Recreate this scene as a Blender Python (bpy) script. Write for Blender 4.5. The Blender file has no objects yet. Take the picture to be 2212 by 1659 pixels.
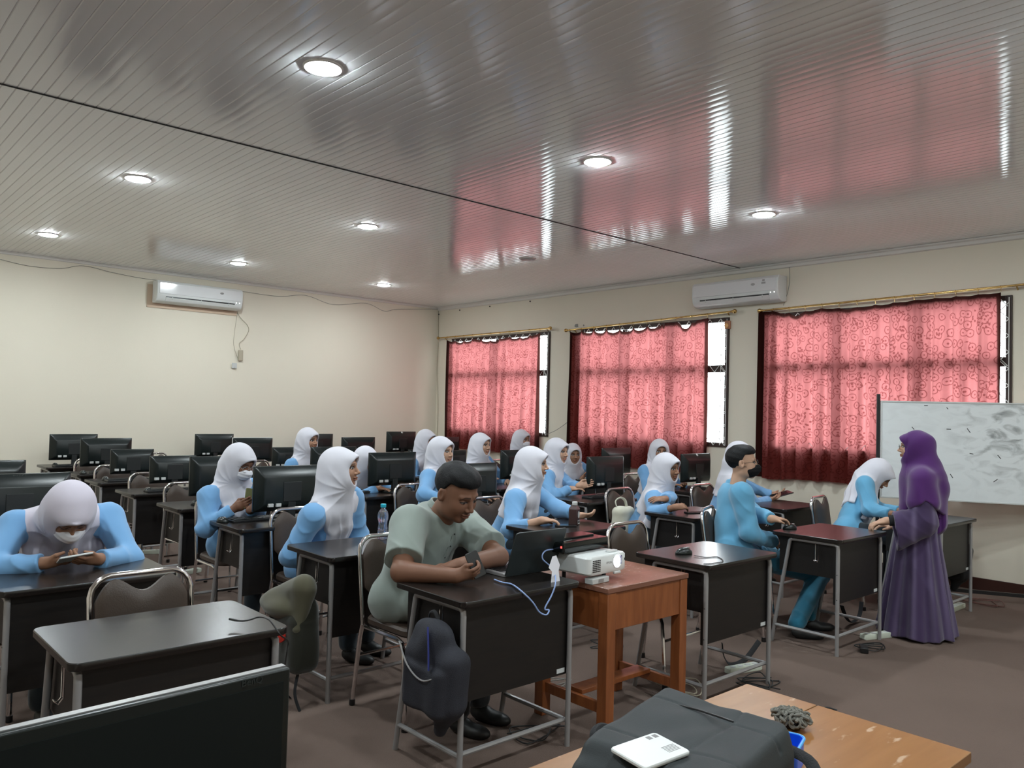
import bpy, math, random
import numpy as np
from mathutils import Vector, Matrix
random.seed(7)
SC = bpy.context.scene
COL = SC.collection
V = Vector
# ------------------------------------------------------------------ camera, world, exposure
F_PX, YAW, PIT, ROL, CAMH = 1732.14, .734, .0323, .0257, 1.5317
_f = np.array([math.sin(YAW)*math.cos(PIT), math.cos(YAW)*math.cos(PIT), math.sin(PIT)])
_r0 = np.array([math.cos(YAW), -math.sin(YAW), 0.]); _u0 = np.cross(_r0, _f)
_r = math.cos(ROL)*_r0 + math.sin(ROL)*_u0; _u = -math.sin(ROL)*_r0 + math.cos(ROL)*_u0
cam = bpy.data.cameras.new('camera'); cam.sensor_width = 36; cam.lens = 36*F_PX/2212; cam.clip_start = .05
camo = bpy.data.objects.new('camera', cam); COL.objects.link(camo)
camo.matrix_world = Matrix(((_r[0], _u[0], -_f[0], 0), (_r[1], _u[1], -_f[1], 0), (_r[2], _u[2], -_f[2], CAMH), (0, 0, 0, 1)))
SC.camera = camo
SC.view_settings.view_transform = 'Standard'; SC.view_settings.look = 'None'
SC.view_settings.gamma = 1; SC.view_settings.use_curve_mapping = False
SC.view_settings.exposure = 0.32
SC.cycles.max_bounces = 8; SC.cycles.diffuse_bounces = 4; SC.cycles.glossy_bounces = 4
SC.cycles.transmission_bounces = 6; SC.cycles.caustics_reflective = False; SC.cycles.caustics_refractive = False
SC.cycles.sample_clamp_indirect = 6
wd = bpy.data.worlds.new('world'); SC.world = wd; wd.use_nodes = True
bg = wd.node_tree.nodes['Background']; bg.inputs[0].default_value = (.93, .97, 1, 1); bg.inputs[1].default_value = 9.0
LAMP_W = 15.0

def _ray(x, y): return _f + _r*(x-1106)/F_PX - _u*(y-829.5)/F_PX
def az(x, y, z):
    d = _ray(x, y); return V(d*((z-CAMH)/d[2])) + V((0, 0, CAMH))
def ax(x, y, X):
    d = _ray(x, y); return V(d*(X/d[0])) + V((0, 0, CAMH))
def ay(x, y, Y):
    d = _ray(x, y); return V(d*(Y/d[1])) + V((0, 0, CAMH))

# ------------------------------------------------------------------ materials
def mat(name, col, rough=.5, metal=0., ns=0., na=0., bump=0., bs=None, coat=0., emis=None, est=0., alpha=None, trans=0., sheen=0., spec=None, ior=None):
    m = bpy.data.materials.new(name); m.use_nodes = True; nt = m.node_tree; b = nt.nodes['Principled BSDF']
    c = (*col, 1); b.inputs['Base Color'].default_value = c
    b.inputs['Roughness'].default_value = rough; b.inputs['Metallic'].default_value = metal
    if coat: b.inputs['Coat Weight'].default_value = coat; b.inputs['Coat Roughness'].default_value = .1
    if sheen: b.inputs['Sheen Weight'].default_value = sheen
    if trans: b.inputs['Transmission Weight'].default_value = trans
    if spec is not None: b.inputs['Specular IOR Level'].default_value = spec
    if ior: b.inputs['IOR'].default_value = ior
    if emis: b.inputs['Emission Color'].default_value = (*emis, 1); b.inputs['Emission Strength'].default_value = est
    if ns:
        tc = nt.nodes.new('ShaderNodeTexCoord'); n = nt.nodes.new('ShaderNodeTexNoise'); n.inputs['Scale'].default_value = ns; n.inputs['Detail'].default_value = 4
        nt.links.new(tc.outputs['Object'], n.inputs['Vector'])
        if na:
            mx = nt.nodes.new('ShaderNodeMix'); mx.data_type = 'RGBA'
            mx.inputs[6].default_value = (*[max(0, x*(1-na)) for x in col], 1); mx.inputs[7].default_value = (*[min(1, x*(1+na)) for x in col], 1)
            nt.links.new(n.outputs[0], mx.inputs[0]); nt.links.new(mx.outputs[2], b.inputs['Base Color'])
        if bump:
            bp = nt.nodes.new('ShaderNodeBump'); bp.inputs['Strength'].default_value = bump; bp.inputs['Distance'].default_value = .01
            if bs:
                n2 = nt.nodes.new('ShaderNodeTexNoise'); n2.inputs['Scale'].default_value = bs; n2.inputs['Detail'].default_value = 3
                nt.links.new(tc.outputs['Object'], n2.inputs['Vector']); nt.links.new(n2.outputs[0], bp.inputs['Height'])
            else: nt.links.new(n.outputs[0], bp.inputs['Height'])
            nt.links.new(bp.outputs[0], b.inputs['Normal'])
    return m

def wood(name, c1, c2, rough=.35, scale=(3, 30, 30), coat=0., wear=None):
    m = mat(name, c1, rough, coat=coat); nt = m.node_tree; b = nt.nodes['Principled BSDF']
    tc = nt.nodes.new('ShaderNodeTexCoord'); mp = nt.nodes.new('ShaderNodeMapping'); mp.inputs['Scale'].default_value = scale
    n = nt.nodes.new('ShaderNodeTexNoise'); n.inputs['Scale'].default_value = 2; n.inputs['Detail'].default_value = 6; n.inputs['Distortion'].default_value = .6
    r = nt.nodes.new('ShaderNodeValToRGB'); r.color_ramp.elements[0].position = .35; r.color_ramp.elements[1].position = .65
    r.color_ramp.elements[0].color = (*c1, 1); r.color_ramp.elements[1].color = (*c2, 1)
    nt.links.new(tc.outputs['Object'], mp.inputs[0]); nt.links.new(mp.outputs[0], n.inputs['Vector']); nt.links.new(n.outputs[0], r.inputs[0])
    out = r.outputs[0]
    if wear:
        n2 = nt.nodes.new('ShaderNodeTexNoise'); n2.inputs['Scale'].default_value = wear[1]; n2.inputs['Detail'].default_value = 5
        mp2 = nt.nodes.new('ShaderNodeMapping'); mp2.inputs['Scale'].default_value = (1, 3, 1)
        nt.links.new(tc.outputs['Object'], mp2.inputs[0]); nt.links.new(mp2.outputs[0], n2.inputs['Vector'])
        r2 = nt.nodes.new('ShaderNodeValToRGB'); r2.color_ramp.elements[0].position = wear[2]; r2.color_ramp.elements[1].position = wear[2]+.06
        mx = nt.nodes.new('ShaderNodeMix'); mx.data_type = 'RGBA'; mx.inputs[7].default_value = (*wear[0], 1)
        nt.links.new(n2.outputs[0], r2.inputs[0]); nt.links.new(r2.outputs[0], mx.inputs[0]); nt.links.new(out, mx.inputs[6]); out = mx.outputs[2]
    nt.links.new(out, b.inputs['Base Color'])
    return m

M = {}
M['wall'] = mat('wall_paint', (.745, .69, .575), .75, ns=1.2, na=.03, bump=.05, bs=60)
M['floor'] = mat('carpet', (.150, .108, .090), .95, ns=2.0, na=.12, bump=.5, bs=260, spec=.1)
M['base'] = mat('baseboard_tile', (.045, .018, .014), .3)
M['cornice'] = mat('cornice_white', (.72, .70, .67), .35)
M['desk'] = wood('desk_laminate', (.010, .0085, .008), (.018, .013, .011), .26, (4, 60, 60))
M['deskp'] = wood('desk_panel_laminate', (.006, .005, .0048), (.010, .0075, .0065), .45, (3, 60, 40))
M['tube'] = mat('grey_enamel_tube', (.33, .32, .32), .35, .3)
M['chrome'] = mat('chrome', (.75, .72, .72), .12, 1)
M['pad'] = mat('brown_vinyl', (.060, .041, .031), .42, ns=40, na=.1, bump=.1, bs=200)
M['mon'] = mat('monitor_plastic', (.005, .009, .0088), .30, ns=20, na=.15)
M['monf'] = mat('monitor_screen', (.006, .007, .008), .12)
M['monb'] = mat('monitor_body_matt', (.010, .012, .012), .5)
M['pale'] = mat('pale_plastic', (.55, .56, .55), .4)
M['white'] = mat('white_plastic', (.74, .76, .75), .35)
M['label'] = mat('label_paper', (.6, .62, .62), .6)
M['ink'] = mat('black_ink', (.03, .03, .03), .6)
M['black'] = mat('black_plastic', (.012, .012, .013), .35)
M['blackcloth'] = mat('black_fabric', (.014, .014, .016), .9, ns=60, na=.3, bump=.3, bs=300)
M['logo'] = mat('monitor_logo_grey', (.045, .055, .052), .3)
M['brass'] = mat('brass', (.62, .42, .16), .25, 1)
M['frame'] = mat('window_frame_brown', (.035, .017, .013), .5)
M['grille'] = mat('white_ironwork', (.7, .7, .68), .4)
M['board'] = mat('whiteboard', (.74, .77, .78), .22)
M['wiregrey'] = mat('cable_grey', (.25, .24, .22), .6)
M['wirecream'] = mat('cable_cream', (.42, .37, .28), .6)
M['wireblack'] = mat('cable_black', (.015, .015, .015), .5)
M['wireblue'] = mat('cable_blue', (.25, .35, .62), .45)
M['orange'] = wood('orange_table_top', (.265, .115, .030), (.31, .14, .042), .33, (2, 14, 14), .3, wear=((.50, .34, .22), 9, .63))
M['tablew'] = wood('varnished_brown_wood', (.22, .065, .02), (.30, .095, .03), .32, (14, 14, 2), .3)
M['tablet'] = wood('worn_brown_top', (.20, .085, .055), (.25, .11, .07), .35, (2, 14, 14), .2, wear=((.50, .38, .34), 22, .64))
M['glow'] = mat('lamp_diffuser', (1, 1, 1), .5, emis=(.90, 1, 1.03), est=330)
M['offlamp'] = mat('unlit_diffuser', (.45, .45, .45), .4)
M['curt'] = None

def skin(tone, name):
    m = mat(name, tone, .52, spec=.35); nt = m.node_tree; a = nt.nodes.new('ShaderNodeVertexColor'); a.layer_name = 'Col'
    nt.links.new(a.outputs[0], nt.nodes['Principled BSDF'].inputs['Base Color'])
    return m
M['skin'] = skin((.3, .2, .15), 'skin')
def cloth(name, col, rough=.85, s=.3): return mat(name, col, rough, ns=9, na=.05, bump=.05, bs=420, sheen=s, spec=.2)
M['hijab'] = cloth('white_scarf_cotton', (.63, .62, .68)); M['lilac'] = cloth('lilac_white_scarf', (.56, .52, .60))
M['blue'] = cloth('light_blue_uniform', (.165, .35, .60))
M['blueb'] = cloth('sky_blue_jacket', (.125, .36, .56))
M['navy'] = cloth('dark_slate_cloth', (.022, .032, .042))
M['charcoal'] = cloth('charcoal_cloth', (.016, .016, .018)); M['teal'] = cloth('teal_blue_trousers', (.02, .15, .24))
M['green'] = cloth('grey_green_shirt', (.245, .285, .26))
M['purple'] = cloth('deep_purple_scarf', (.075, .018, .125))
M['shoe'] = mat('shoe_black', (.012, .012, .012), .5)
M['mask'] = cloth('white_face_mask', (.75, .75, .80))
M['maskb'] = cloth('black_face_mask', (.008, .008, .009), .9, 0)
M['hair'] = mat('black_hair', (.006, .006, .007), .6, ns=70, na=.3, bump=.25, bs=160, spec=.25)
M['undershirt'] = cloth('white_undershirt', (.7, .72, .78))
# purple dress with woven stripes
def dress_mat():
    m = cloth('striped_purple_dress', (.10, .06, .17)); nt = m.node_tree; b = nt.nodes['Principled BSDF']
    a = nt.nodes.new('ShaderNodeVertexColor'); a.layer_name = 'Col'
    nt.links.new(a.outputs[0], b.inputs['Base Color']); return m
M['dress'] = dress_mat()

# ------------------------------------------------------------------ object helpers
def tag(o, label=None, cat=None, group=None, kind=None):
    if label: o['label'] = label
    if cat: o['category'] = cat
    if group: o['group'] = group
    if kind: o['kind'] = kind
    return o
def thing(name, label, cat, loc=(0, 0, 0), rz=0, group=None):
    o = bpy.data.objects.new(name, None); COL.objects.link(o); o.location = loc; o.rotation_euler = (0, 0, rz)
    o.empty_display_size = .1
    return tag(o, label, cat, group)
def children(o): return [c for c in bpy.data.objects if c.parent == o]
KIDS = {}
def copy_tree(o, parent=None):
    c = o.copy(); COL.objects.link(c); c.parent = parent
    KIDS[c.name] = []
    for ch in KIDS.get(o.name, []):
        KIDS[c.name].append(copy_tree(ch, c))
    return c
def place(proto, used, loc, rz=0, label=None, group=None, name=None):
    o = proto if not used else copy_tree(proto)
    o.location = loc; o.rotation_euler = (0, 0, rz)
    if label: o['label'] = label
    if group: o['group'] = group
    return o

class MB:
    def __init__(s): s.v = []; s.f = []
    def add(s, vs, fs, T=None):
        n = len(s.v)
        s.v += [tuple(T @ V(p)) if T else tuple(p) for p in vs]; s.f += [tuple(i+n for i in f) for f in fs]; return s
    def box(s, c, d, T=None):
        x, y, z = c; a, b, e = d[0]/2, d[1]/2, d[2]/2
        vs = [(x-a, y-b, z-e), (x+a, y-b, z-e), (x+a, y+b, z-e), (x-a, y+b, z-e), (x-a, y-b, z+e), (x+a, y-b, z+e), (x+a, y+b, z+e), (x-a, y+b, z+e)]
        return s.add(vs, [(0, 3, 2, 1), (4, 5, 6, 7), (0, 1, 5, 4), (1, 2, 6, 5), (2, 3, 7, 6), (3, 0, 4, 7)], T)
    def prism(s, poly, z0, z1, T=None, ch=0):
        n = len(poly)
        if ch:
            cx = sum(p[0] for p in poly)/n; cy = sum(p[1] for p in poly)/n
            def ins(p):
                d = math.hypot(p[0]-cx, p[1]-cy) or 1; k = (d-ch)/d; return (cx+(p[0]-cx)*k, cy+(p[1]-cy)*k)
            pi = [ins(p) for p in poly]
            L = [(pi, z0), (poly, z0+ch), (poly, z1-ch), (pi, z1)]
        else: L = [(poly, z0), (poly, z1)]
        vs = [(p[0], p[1], z) for q, z in L for p in q]
        fs = [tuple(reversed(range(n)))] + [tuple(range((len(L)-1)*n, len(L)*n))]
        for l in range(len(L)-1):
            for i in range(n):
                j = (i+1) % n; fs.append((l*n+i, l*n+j, (l+1)*n+j, (l+1)*n+i))
        return s.add(vs, fs, T)
    def tube(s, pts, r, n=8, closed=False, T=None, flat=None):
        pts = [V(p) for p in pts]; m = len(pts); vs = []; fs = []; up = V((0, 0, 1))
        prev = None
        for i, p in enumerate(pts):
            if closed: t = (pts[(i+1) % m]-pts[i-1])
            else: t = pts[min(i+1, m-1)]-pts[max(i-1, 0)]
            t.normalize()
            if prev is None:
                a = t.orthogonal().normalized() if abs(t.z) > .95 else t.cross(up).normalized()
            else: a = (prev - t*prev.dot(t)); a = a.normalized() if a.length > 1e-6 else t.orthogonal().normalized()
            prev = a; b = t.cross(a); rr = r[i] if isinstance(r, (list, tuple)) else r
            fb = rr*(flat or 1)
            for k in range(n):
                w = 2*math.pi*k/n; vs.append(p+a*math.cos(w)*rr+b*math.sin(w)*fb)
        for i in range(m if closed else m-1):
            j = (i+1) % m
            for k in range(n):
                l = (k+1) % n; fs.append((i*n+k, i*n+l, j*n+l, j*n+k))
        if not closed: fs += [tuple(reversed(range(n))), tuple(range((m-1)*n, m*n))]
        return s.add(vs, fs, T)
    def lathe(s, prof, n=20, T=None):
        vs = []; fs = []
        for r, z in prof:
            for k in range(n): w = 2*math.pi*k/n; vs.append((r*math.cos(w), r*math.sin(w), z))
        for i in range(len(prof)-1):
            for k in range(n): l = (k+1) % n; fs.append((i*n+k, i*n+l, (i+1)*n+l, (i+1)*n+k))
        fs += [tuple(reversed(range(n))), tuple(range((len(prof)-1)*n, len(prof)*n))]
        return s.add(vs, fs, T)
    def ball(s, c, r, T=None, n=12):
        c = V(c); r = V(r) if not isinstance(r, (int, float)) else V((r, r, r)); vs = []; fs = []; m = n//2+1
        for i in range(1, m):
            a = math.pi*i/m
            for k in range(n): w = 2*math.pi*k/n; vs.append((c.x+r.x*math.sin(a)*math.cos(w), c.y+r.y*math.sin(a)*math.sin(w), c.z+r.z*math.cos(a)))
        for i in range(m-2):
            for k in range(n): l = (k+1) % n; fs.append((i*n+k, (i+1)*n+k, (i+1)*n+l, i*n+l))
        t = len(vs); vs += [(c.x, c.y, c.z+r.z), (c.x, c.y, c.z-r.z)]
        for k in range(n): l = (k+1) % n; fs += [(t, k, l), (t+1, (m-2)*n+l, (m-2)*n+k)]
        return s.add(vs, fs, T)
    def build(s, name, m, parent=None, smooth=True, bev=0, seg=2):
        me = bpy.data.meshes.new(name); me.from_pydata(s.v, [], s.f); me.materials.append(m); me.update()
        if smooth:
            me.polygons.foreach_set('use_smooth', [True]*len(me.polygons)); me.set_sharp_from_angle(angle=math.radians(38))
        o = bpy.data.objects.new(name, me); COL.objects.link(o)
        if parent: o.parent = parent; KIDS.setdefault(parent.name, []).append(o)
        if bev:
            b = o.modifiers.new('bevel', 'BEVEL'); b.width = bev; b.segments = seg; b.limit_method = 'ANGLE'
        return o
def rrect(w, h, r, n=5, cx=0, cy=0):
    o = []
    for sx, sy, a0 in ((1, 1, 0), (-1, 1, 90), (-1, -1, 180), (1, -1, 270)):
        for i in range(n+1):
            a = math.radians(a0+90*i/n); o.append((cx+sx*(w/2-r)+r*math.cos(a), cy+sy*(h/2-r)+r*math.sin(a)))
    return o
def smooth_path(pts, n=6):
    pts = [V(p) for p in pts]; out = []
    for i in range(len(pts)-1):
        p0 = pts[max(i-1, 0)]; p1 = pts[i]; p2 = pts[i+1]; p3 = pts[min(i+2, len(pts)-1)]
        for k in range(n):
            t = k/n; out.append(.5*((2*p1)+(p2-p0)*t+(2*p0-5*p1+4*p2-p3)*t*t+(3*p1-p0-3*p2+p3)*t**3))
    out.append(pts[-1]); return out
def struct(o): o['kind'] = 'structure'; return o
def text(body, size, m, parent, T, name='lettering', ext=.0004):
    c = bpy.data.curves.new(name, 'FONT'); c.body = body; c.size = size; c.extrude = ext; c.align_x = 'CENTER'; c.align_y = 'CENTER'
    o = bpy.data.objects.new(name, c); COL.objects.link(o)
    me = bpy.data.meshes.new_from_object(o.evaluated_get(bpy.context.evaluated_depsgraph_get())); bpy.data.objects.remove(o)
    me.transform(T); me.materials.clear(); me.materials.append(m)
    q = bpy.data.objects.new(name, me); COL.objects.link(q)
    if parent: q.parent = parent; KIDS.setdefault(parent.name, []).append(q)
    return q
def RT(loc, rx=0, ry=0, rz=0):
    return Matrix.Translation(V(loc)) @ Matrix.Rotation(rz, 4, 'Z') @ Matrix.Rotation(ry, 4, 'Y') @ Matrix.Rotation(rx, 4, 'X')
PI = math.pi

# ------------------------------------------------------------------ room shell
XW, YW, HC = 8.145, 10.93, 3.236
X0, Y0 = -2.6, -3.2
struct(MB().box(((X0+XW)/2, (Y0+YW)/2, -.05), (XW-X0+.5, YW-Y0+.5, .1)).build('floor', M['floor'], smooth=False))
struct(MB().box(((X0+XW)/2, YW+.08, HC/2), (XW-X0+.5, .16, HC+.4)).build('wall_back', M['wall'], smooth=False))
struct(MB().box(((X0+XW)/2, Y0-.08, HC/2), (XW-X0+.5, .16, HC+.4)).build('wall_front', M['wall'], smooth=False))
struct(MB().box((X0-.08, (Y0+YW)/2, HC/2), (.16, YW-Y0+.5, HC+.4)).build('wall_left', M['wall'], smooth=False))
WINS = [(8.22, 10.53), (5.25, 7.62), (2.33, 4.72)]
WZ0, WZ1 = 1.16, 2.68
b = MB(); ys = [Y0]+[y for w in sorted(WINS) for y in w]+[YW]
for i in range(0, len(ys), 2): b.box((XW+.08, (ys[i]+ys[i+1])/2, HC/2), (.16, ys[i+1]-ys[i], HC+.4))
for y0, y1 in WINS:
    b.box((XW+.08, (y0+y1)/2, WZ0/2), (.16, y1-y0, WZ0)); b.box((XW+.08, (y0+y1)/2, (WZ1+HC)/2+.1), (.16, y1-y0, HC-WZ1+.2))
struct(b.build('wall_right', M['wall'], smooth=False))
# ribbed ceiling sheets, glossy pvc
m = mat('ceiling_pvc', (.90, .91, .92), .09, spec=.85, ns=1.5, na=.03); M['ceil'] = m
JY = 5.095
def ceil_sheet(y0, y1):
    b = MB(); p = .0667; n = int((XW-X0)/p)+1; xs = []
    for i in range(n):
        for dx, dz in ((0, .005), (.004, .0002), (.018, -.0001), (.0335, -.0002), (.049, -.0001), (.0627, .0002)): xs.append((X0+i*p+dx, HC+dz))
    vs = [(x, y0, z) for x, z in xs]+[(x, y1, z) for x, z in xs]; k = len(xs)
    b.add(vs, [(i, i+1, k+i+1, k+i) for i in range(k-1)])
    return b
b = ceil_sheet(Y0, JY-.004)
b2 = ceil_sheet(JY+.004, YW); b.add(b2.v, b2.f)
o = struct(b.build('ceiling', m, smooth=False)); o.data.polygons.foreach_set('use_smooth', [True]*len(o.data.polygons)); o.data.set_sharp_from_angle(angle=math.radians(12))
struct(MB().box(((X0+XW)/2, (Y0+YW)/2, HC+.06), (XW-X0+.5, YW-Y0+.5, .06)).build('ceiling_slab', M['frame'], smooth=False))
struct(MB().tube([(X0, JY, HC-.002), (1.5, JY, HC-.003), (4, JY, HC-.003), (XW, JY, HC-.002)], .0045, 6).build('trim_1', M['wireblack']))
# cornices
prof = [(0, 0), (-.055, 0), (-.05, -.012), (-.028, -.022), (-.02, -.05), (0, -.058)]
b = MB()
vs = [(XW+x, y, HC-.002+z) for y in (Y0, YW) for x, z in prof]; n = len(prof)
b.add(vs, [(i, (i+1) % n, n+(i+1) % n, n+i) for i in range(n)])
struct(b.build('trim_2', M['cornice']))
b = MB(); vs = [(x, YW+q*.5, HC-.002+z*.6) for x in (X0, XW) for q, z in prof]
b.add(vs, [(i, n+i, n+(i+1) % n, (i+1) % n) for i in range(n)])
struct(b.build('trim_3', M['cornice']))
# skirting tiles
struct(MB().box((XW-.008, (Y0+YW)/2, .055), (.016, YW-Y0, .11)).build('baseboard_right', M['base'], bev=.003))
struct(MB().box(((X0+XW)/2, YW-.008, .055), (XW-X0-.02, .016, .11)).build('baseboard_back', M['base'], bev=.003))
# ground outside, seen only through the window gaps
struct(MB().box((XW+9, 4, -1.2), (17, 40, .1)).build('ground', M['label'], smooth=False))
# windows
def thin_glass():
    m = bpy.data.materials.new('clear_glass'); m.use_nodes = True; nt = m.node_tree; nt.nodes.clear()
    o = nt.nodes.new('ShaderNodeOutputMaterial'); x = nt.nodes.new('ShaderNodeMixShader'); t = nt.nodes.new('ShaderNodeBsdfTransparent'); g = nt.nodes.new('ShaderNodeBsdfGlossy')
    g.inputs['Roughness'].default_value = .02; x.inputs[0].default_value = .06; t.inputs[0].default_value = (.95, .97, .97, 1)
    nt.links.new(t.outputs[0], x.inputs[1]); nt.links.new(g.outputs[0], x.inputs[2]); nt.links.new(x.outputs[0], o.inputs[0]); return m
M['glass'] = thin_glass()
for wi, (y0, y1) in enumerate(WINS):
    w = bpy.data.objects.new('window_%d' % (wi+1), None); COL.objects.link(w); w.location = (XW+.045, (y0+y1)/2, WZ0); w['kind'] = 'structure'
    W = y1-y0; Hh = WZ1-WZ0; b = MB(); fw = .05
    b.box((-.03, -W/2+fw/2, Hh/2), (.07, fw, Hh)); b.box((-.03, W/2-fw/2, Hh/2), (.07, fw, Hh)); b.box((-.03, 0, fw/2), (.07, W-2*fw, fw)); b.box((-.03, 0, Hh-fw/2), (.07, W-2*fw, fw))
    b.box((-.03, 0, .92), (.07, W-2*fw, .085))
    mul = [-W/6, W/6] if wi > 0 else [0.]
    for q in mul: b.box((-.03, q, .465), (.06, .07, .81)); b.box((-.03, q, 1.215), (.06, .07, .5))
    b.build('window_frame', M['frame'], w, smooth=False, bev=.004)
    g = MB()
    g.box((.005, 0, Hh/2), (.004, W-.06, Hh-.06)); g.build('window_pane', M['glass'], w, smooth=False)
    g = MB()
    for s in (-1, 1):
        ye = s*(W/2-.02); pts = []; k = 0; zz = 0.03
        while zz < Hh-.03:
            pts.append((-.075, ye-s*(.0 if k % 2 else .075), zz)); zz += .075; k += 1
        g.tube(pts, .005, 5); g.tube([(-.075, ye-s*.075, .02), (-.075, ye-s*.075, Hh-.02)], .004, 5); g.tube([(-.075, ye, .02), (-.075, ye, Hh-.02)], .004, 5)
    for zc in (.02, .88, Hh-.1):
        pts = []; k = 0; yy = -W/2+.03
        while yy < W/2-.03: pts.append((-.075, yy, zc+(.085 if k % 2 else 0))); yy += .075; k += 1
        g.tube(pts, .005, 5)
    g.build('window_grille', M['grille'], w)
# ------------------------------------------------------------------ curtains
def curtain_mat():
    m = bpy.data.materials.new('red_jacquard_curtain'); m.use_nodes = True; nt = m.node_tree; nt.nodes.clear(); L = nt.links.new
    N = nt.nodes.new
    out = N('ShaderNodeOutputMaterial'); mix = N('ShaderNodeMixShader'); df = N('ShaderNodeBsdfDiffuse'); tr = N('ShaderNodeBsdfTranslucent'); mix.inputs[0].default_value = .62
    L(df.outputs[0], mix.inputs[1]); L(tr.outputs[0], mix.inputs[2]); L(mix.outputs[0], out.inputs[0])
    tc = N('ShaderNodeTexCoord'); sp = N('ShaderNodeSeparateXYZ'); cb = N('ShaderNodeCombineXYZ'); L(tc.outputs['UV'], sp.inputs[0]); L(sp.outputs[0], cb.inputs[0]); L(sp.outputs[1], cb.inputs[1])
    nz = N('ShaderNodeTexNoise'); nz.inputs['Scale'].default_value = 5; L(cb.outputs[0], nz.inputs['Vector'])
    mm = N('ShaderNodeMixRGB'); mm.inputs[0].default_value = .06; L(cb.outputs[0], mm.inputs[1]); L(nz.outputs[1], mm.inputs[2])
    vo = N('ShaderNodeTexVoronoi'); vo.voronoi_dimensions = '2D'; vo.inputs['Scale'].default_value = 11; vo.inputs['Randomness'].default_value = .9; L(mm.outputs[0], vo.inputs['Vector'])
    def math_(op, a, v): q = N('ShaderNodeMath'); q.operation = op; (L(a, q.inputs[0]) if not isinstance(a, float) else None); (L(v, q.inputs[1]) if not isinstance(v, float) else setattr(q.inputs[1], 'default_value', v)); return q.outputs[0]
    d = vo.outputs['Distance']
    ring = math_('LESS_THAN', math_('ABSOLUTE', math_('SUBTRACT', d, .36), 0.), .04)
    dot = math_('LESS_THAN', d, .09)
    vo2 = N('ShaderNodeTexVoronoi'); vo2.voronoi_dimensions = '2D'; vo2.inputs['Scale'].default_value = 26; L(mm.outputs[0], vo2.inputs['Vector'])
    leaf = math_('MULTIPLY', math_('LESS_THAN', vo2.outputs['Distance'], .25), math_('GREATER_THAN', nz.outputs[0], .54))
    pat = math_('MAXIMUM', math_('MAXIMUM', ring, dot), leaf)
    vc = N('ShaderNodeVertexColor'); vc.layer_name = 'Col'; s2 = N('ShaderNodeSeparateColor'); L(vc.outputs[0], s2.inputs[0])
    c1 = N('ShaderNodeMixRGB'); c1.inputs[1].default_value = (.30, .102, .102, 1); c1.inputs[2].default_value = (.15, .040, .040, 1); L(pat, c1.inputs[0])
    c2 = N('ShaderNodeMixRGB'); c2.inputs[2].default_value = (.045, .014, .012, 1); L(s2.outputs[0], c2.inputs[0]); L(c1.outputs[0], c2.inputs[1])
    L(c2.outputs[0], tr.inputs[0])
    c3 = N('ShaderNodeMixRGB'); c3.inputs[1].default_value = (.20, .035, .028, 1); c3.inputs[2].default_value = (.035, .012, .010, 1); L(s2.outputs[0], c3.inputs[0]); L(c3.outputs[0], df.inputs[0])
    return m
M['curt'] = curtain_mat()
def curtain(ya, yb, ztop, zbot, seed, sag, rail):
    """ya: left edge in the photo (far), yb: right edge (near)"""
    rnd = random.Random(seed); nu, nv = 220, 70; W = ya-yb; ph = [rnd.uniform(0, 6.28) for _ in range(6)]
    nr = len(rail)
    vs = []; cols = []; uvs = []
    for j in range(nv+1):
        t = j/nv
        for i in range(nu+1):
            u = i/nu; y = ya-u*W
            hook = 1-abs(math.sin(PI*u*(nr-1)))**.6
            s = sag(u)*(1-hook*.55)
            top = ztop+(.012*math.sin(7*u+ph[0])) - s
            zb = zbot+.010*math.sin(5*u*3+ph[1])+.007*math.sin(31*u+ph[2])
            z = top+(zb-top)*t
            amp = .012+.022*min(1, t*1.6)
            fold = math.sin(2*PI*u*(nr-1)*.95+ph[3]+.6*math.sin(9*u+ph[4]))+.45*math.sin(2*PI*u*(nr-1)*2.3+ph[5]+t*1.3)
            x = XW-.085-amp*fold-.02*t*math.sin(3*u+ph[1])
            yy = y+.012*math.sin(2*PI*u*(nr-1)*1.9+ph[2])*t+(.0)
            vs.append((x, yy, z))
            edge = 1. if (u < .03 or u > .985 or t < .028+.6*s*0) else 0.
            cols.append(edge); uvs.append((u*W*1.25, z))
    f = [(j*(nu+1)+i, j*(nu+1)+i+1, (j+1)*(nu+1)+i+1, (j+1)*(nu+1)+i) for j in range(nv) for i in range(nu)]
    b = MB(); b.add(vs, f); o = b.build('curtain', M['curt'])
    ca = o.data.color_attributes.new('Col', 'FLOAT_COLOR', 'POINT'); ca.data.foreach_set('color', [q for c in cols for q in (c, c, c, 1)])
    uv = o.data.uv_layers.new(name='UVMap'); idx = [l.vertex_index for l in o.data.loops]; uv.data.foreach_set('uv', [q for i in idx for q in uvs[i]])
    o.data.set_sharp_from_angle(angle=math.radians(180))
    return o
CURT = [
 (10.56, 8.36, 2.665, .88, 1, lambda u: .03+.045*abs(math.sin(3*PI*u)), 11, (10.78, 2.705, 8.18, 2.715), 'faded red patterned curtain nearest the far corner of the room', 'brass curtain rod above the window nearest the far corner'),
 (7.76, 5.50, 2.69, .83, 2, lambda u: (.06+.055*math.sin(PI*min(1, u/.72)) if u < .72 else .02)+(.10*math.exp(-((u-.87)/.05)**2)), 11, (7.80, 2.665, 5.17, 2.735), 'red patterned curtain over the middle window with a dropped hook', 'brass curtain rod over the middle window, tilted upward'),
 (4.83, 2.40, 2.70, .86, 3, lambda u: .01+.06*math.exp(-((u-.18)/.07)**2)+.02*math.exp(-((u-.42)/.06)**2)+.01*math.sin(9*u)**2, 14, (4.78, 2.715, 2.20, 2.755), 'widest red patterned curtain, partly behind the whiteboard', 'brass curtain rod above the curtain behind the whiteboard')]
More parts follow.
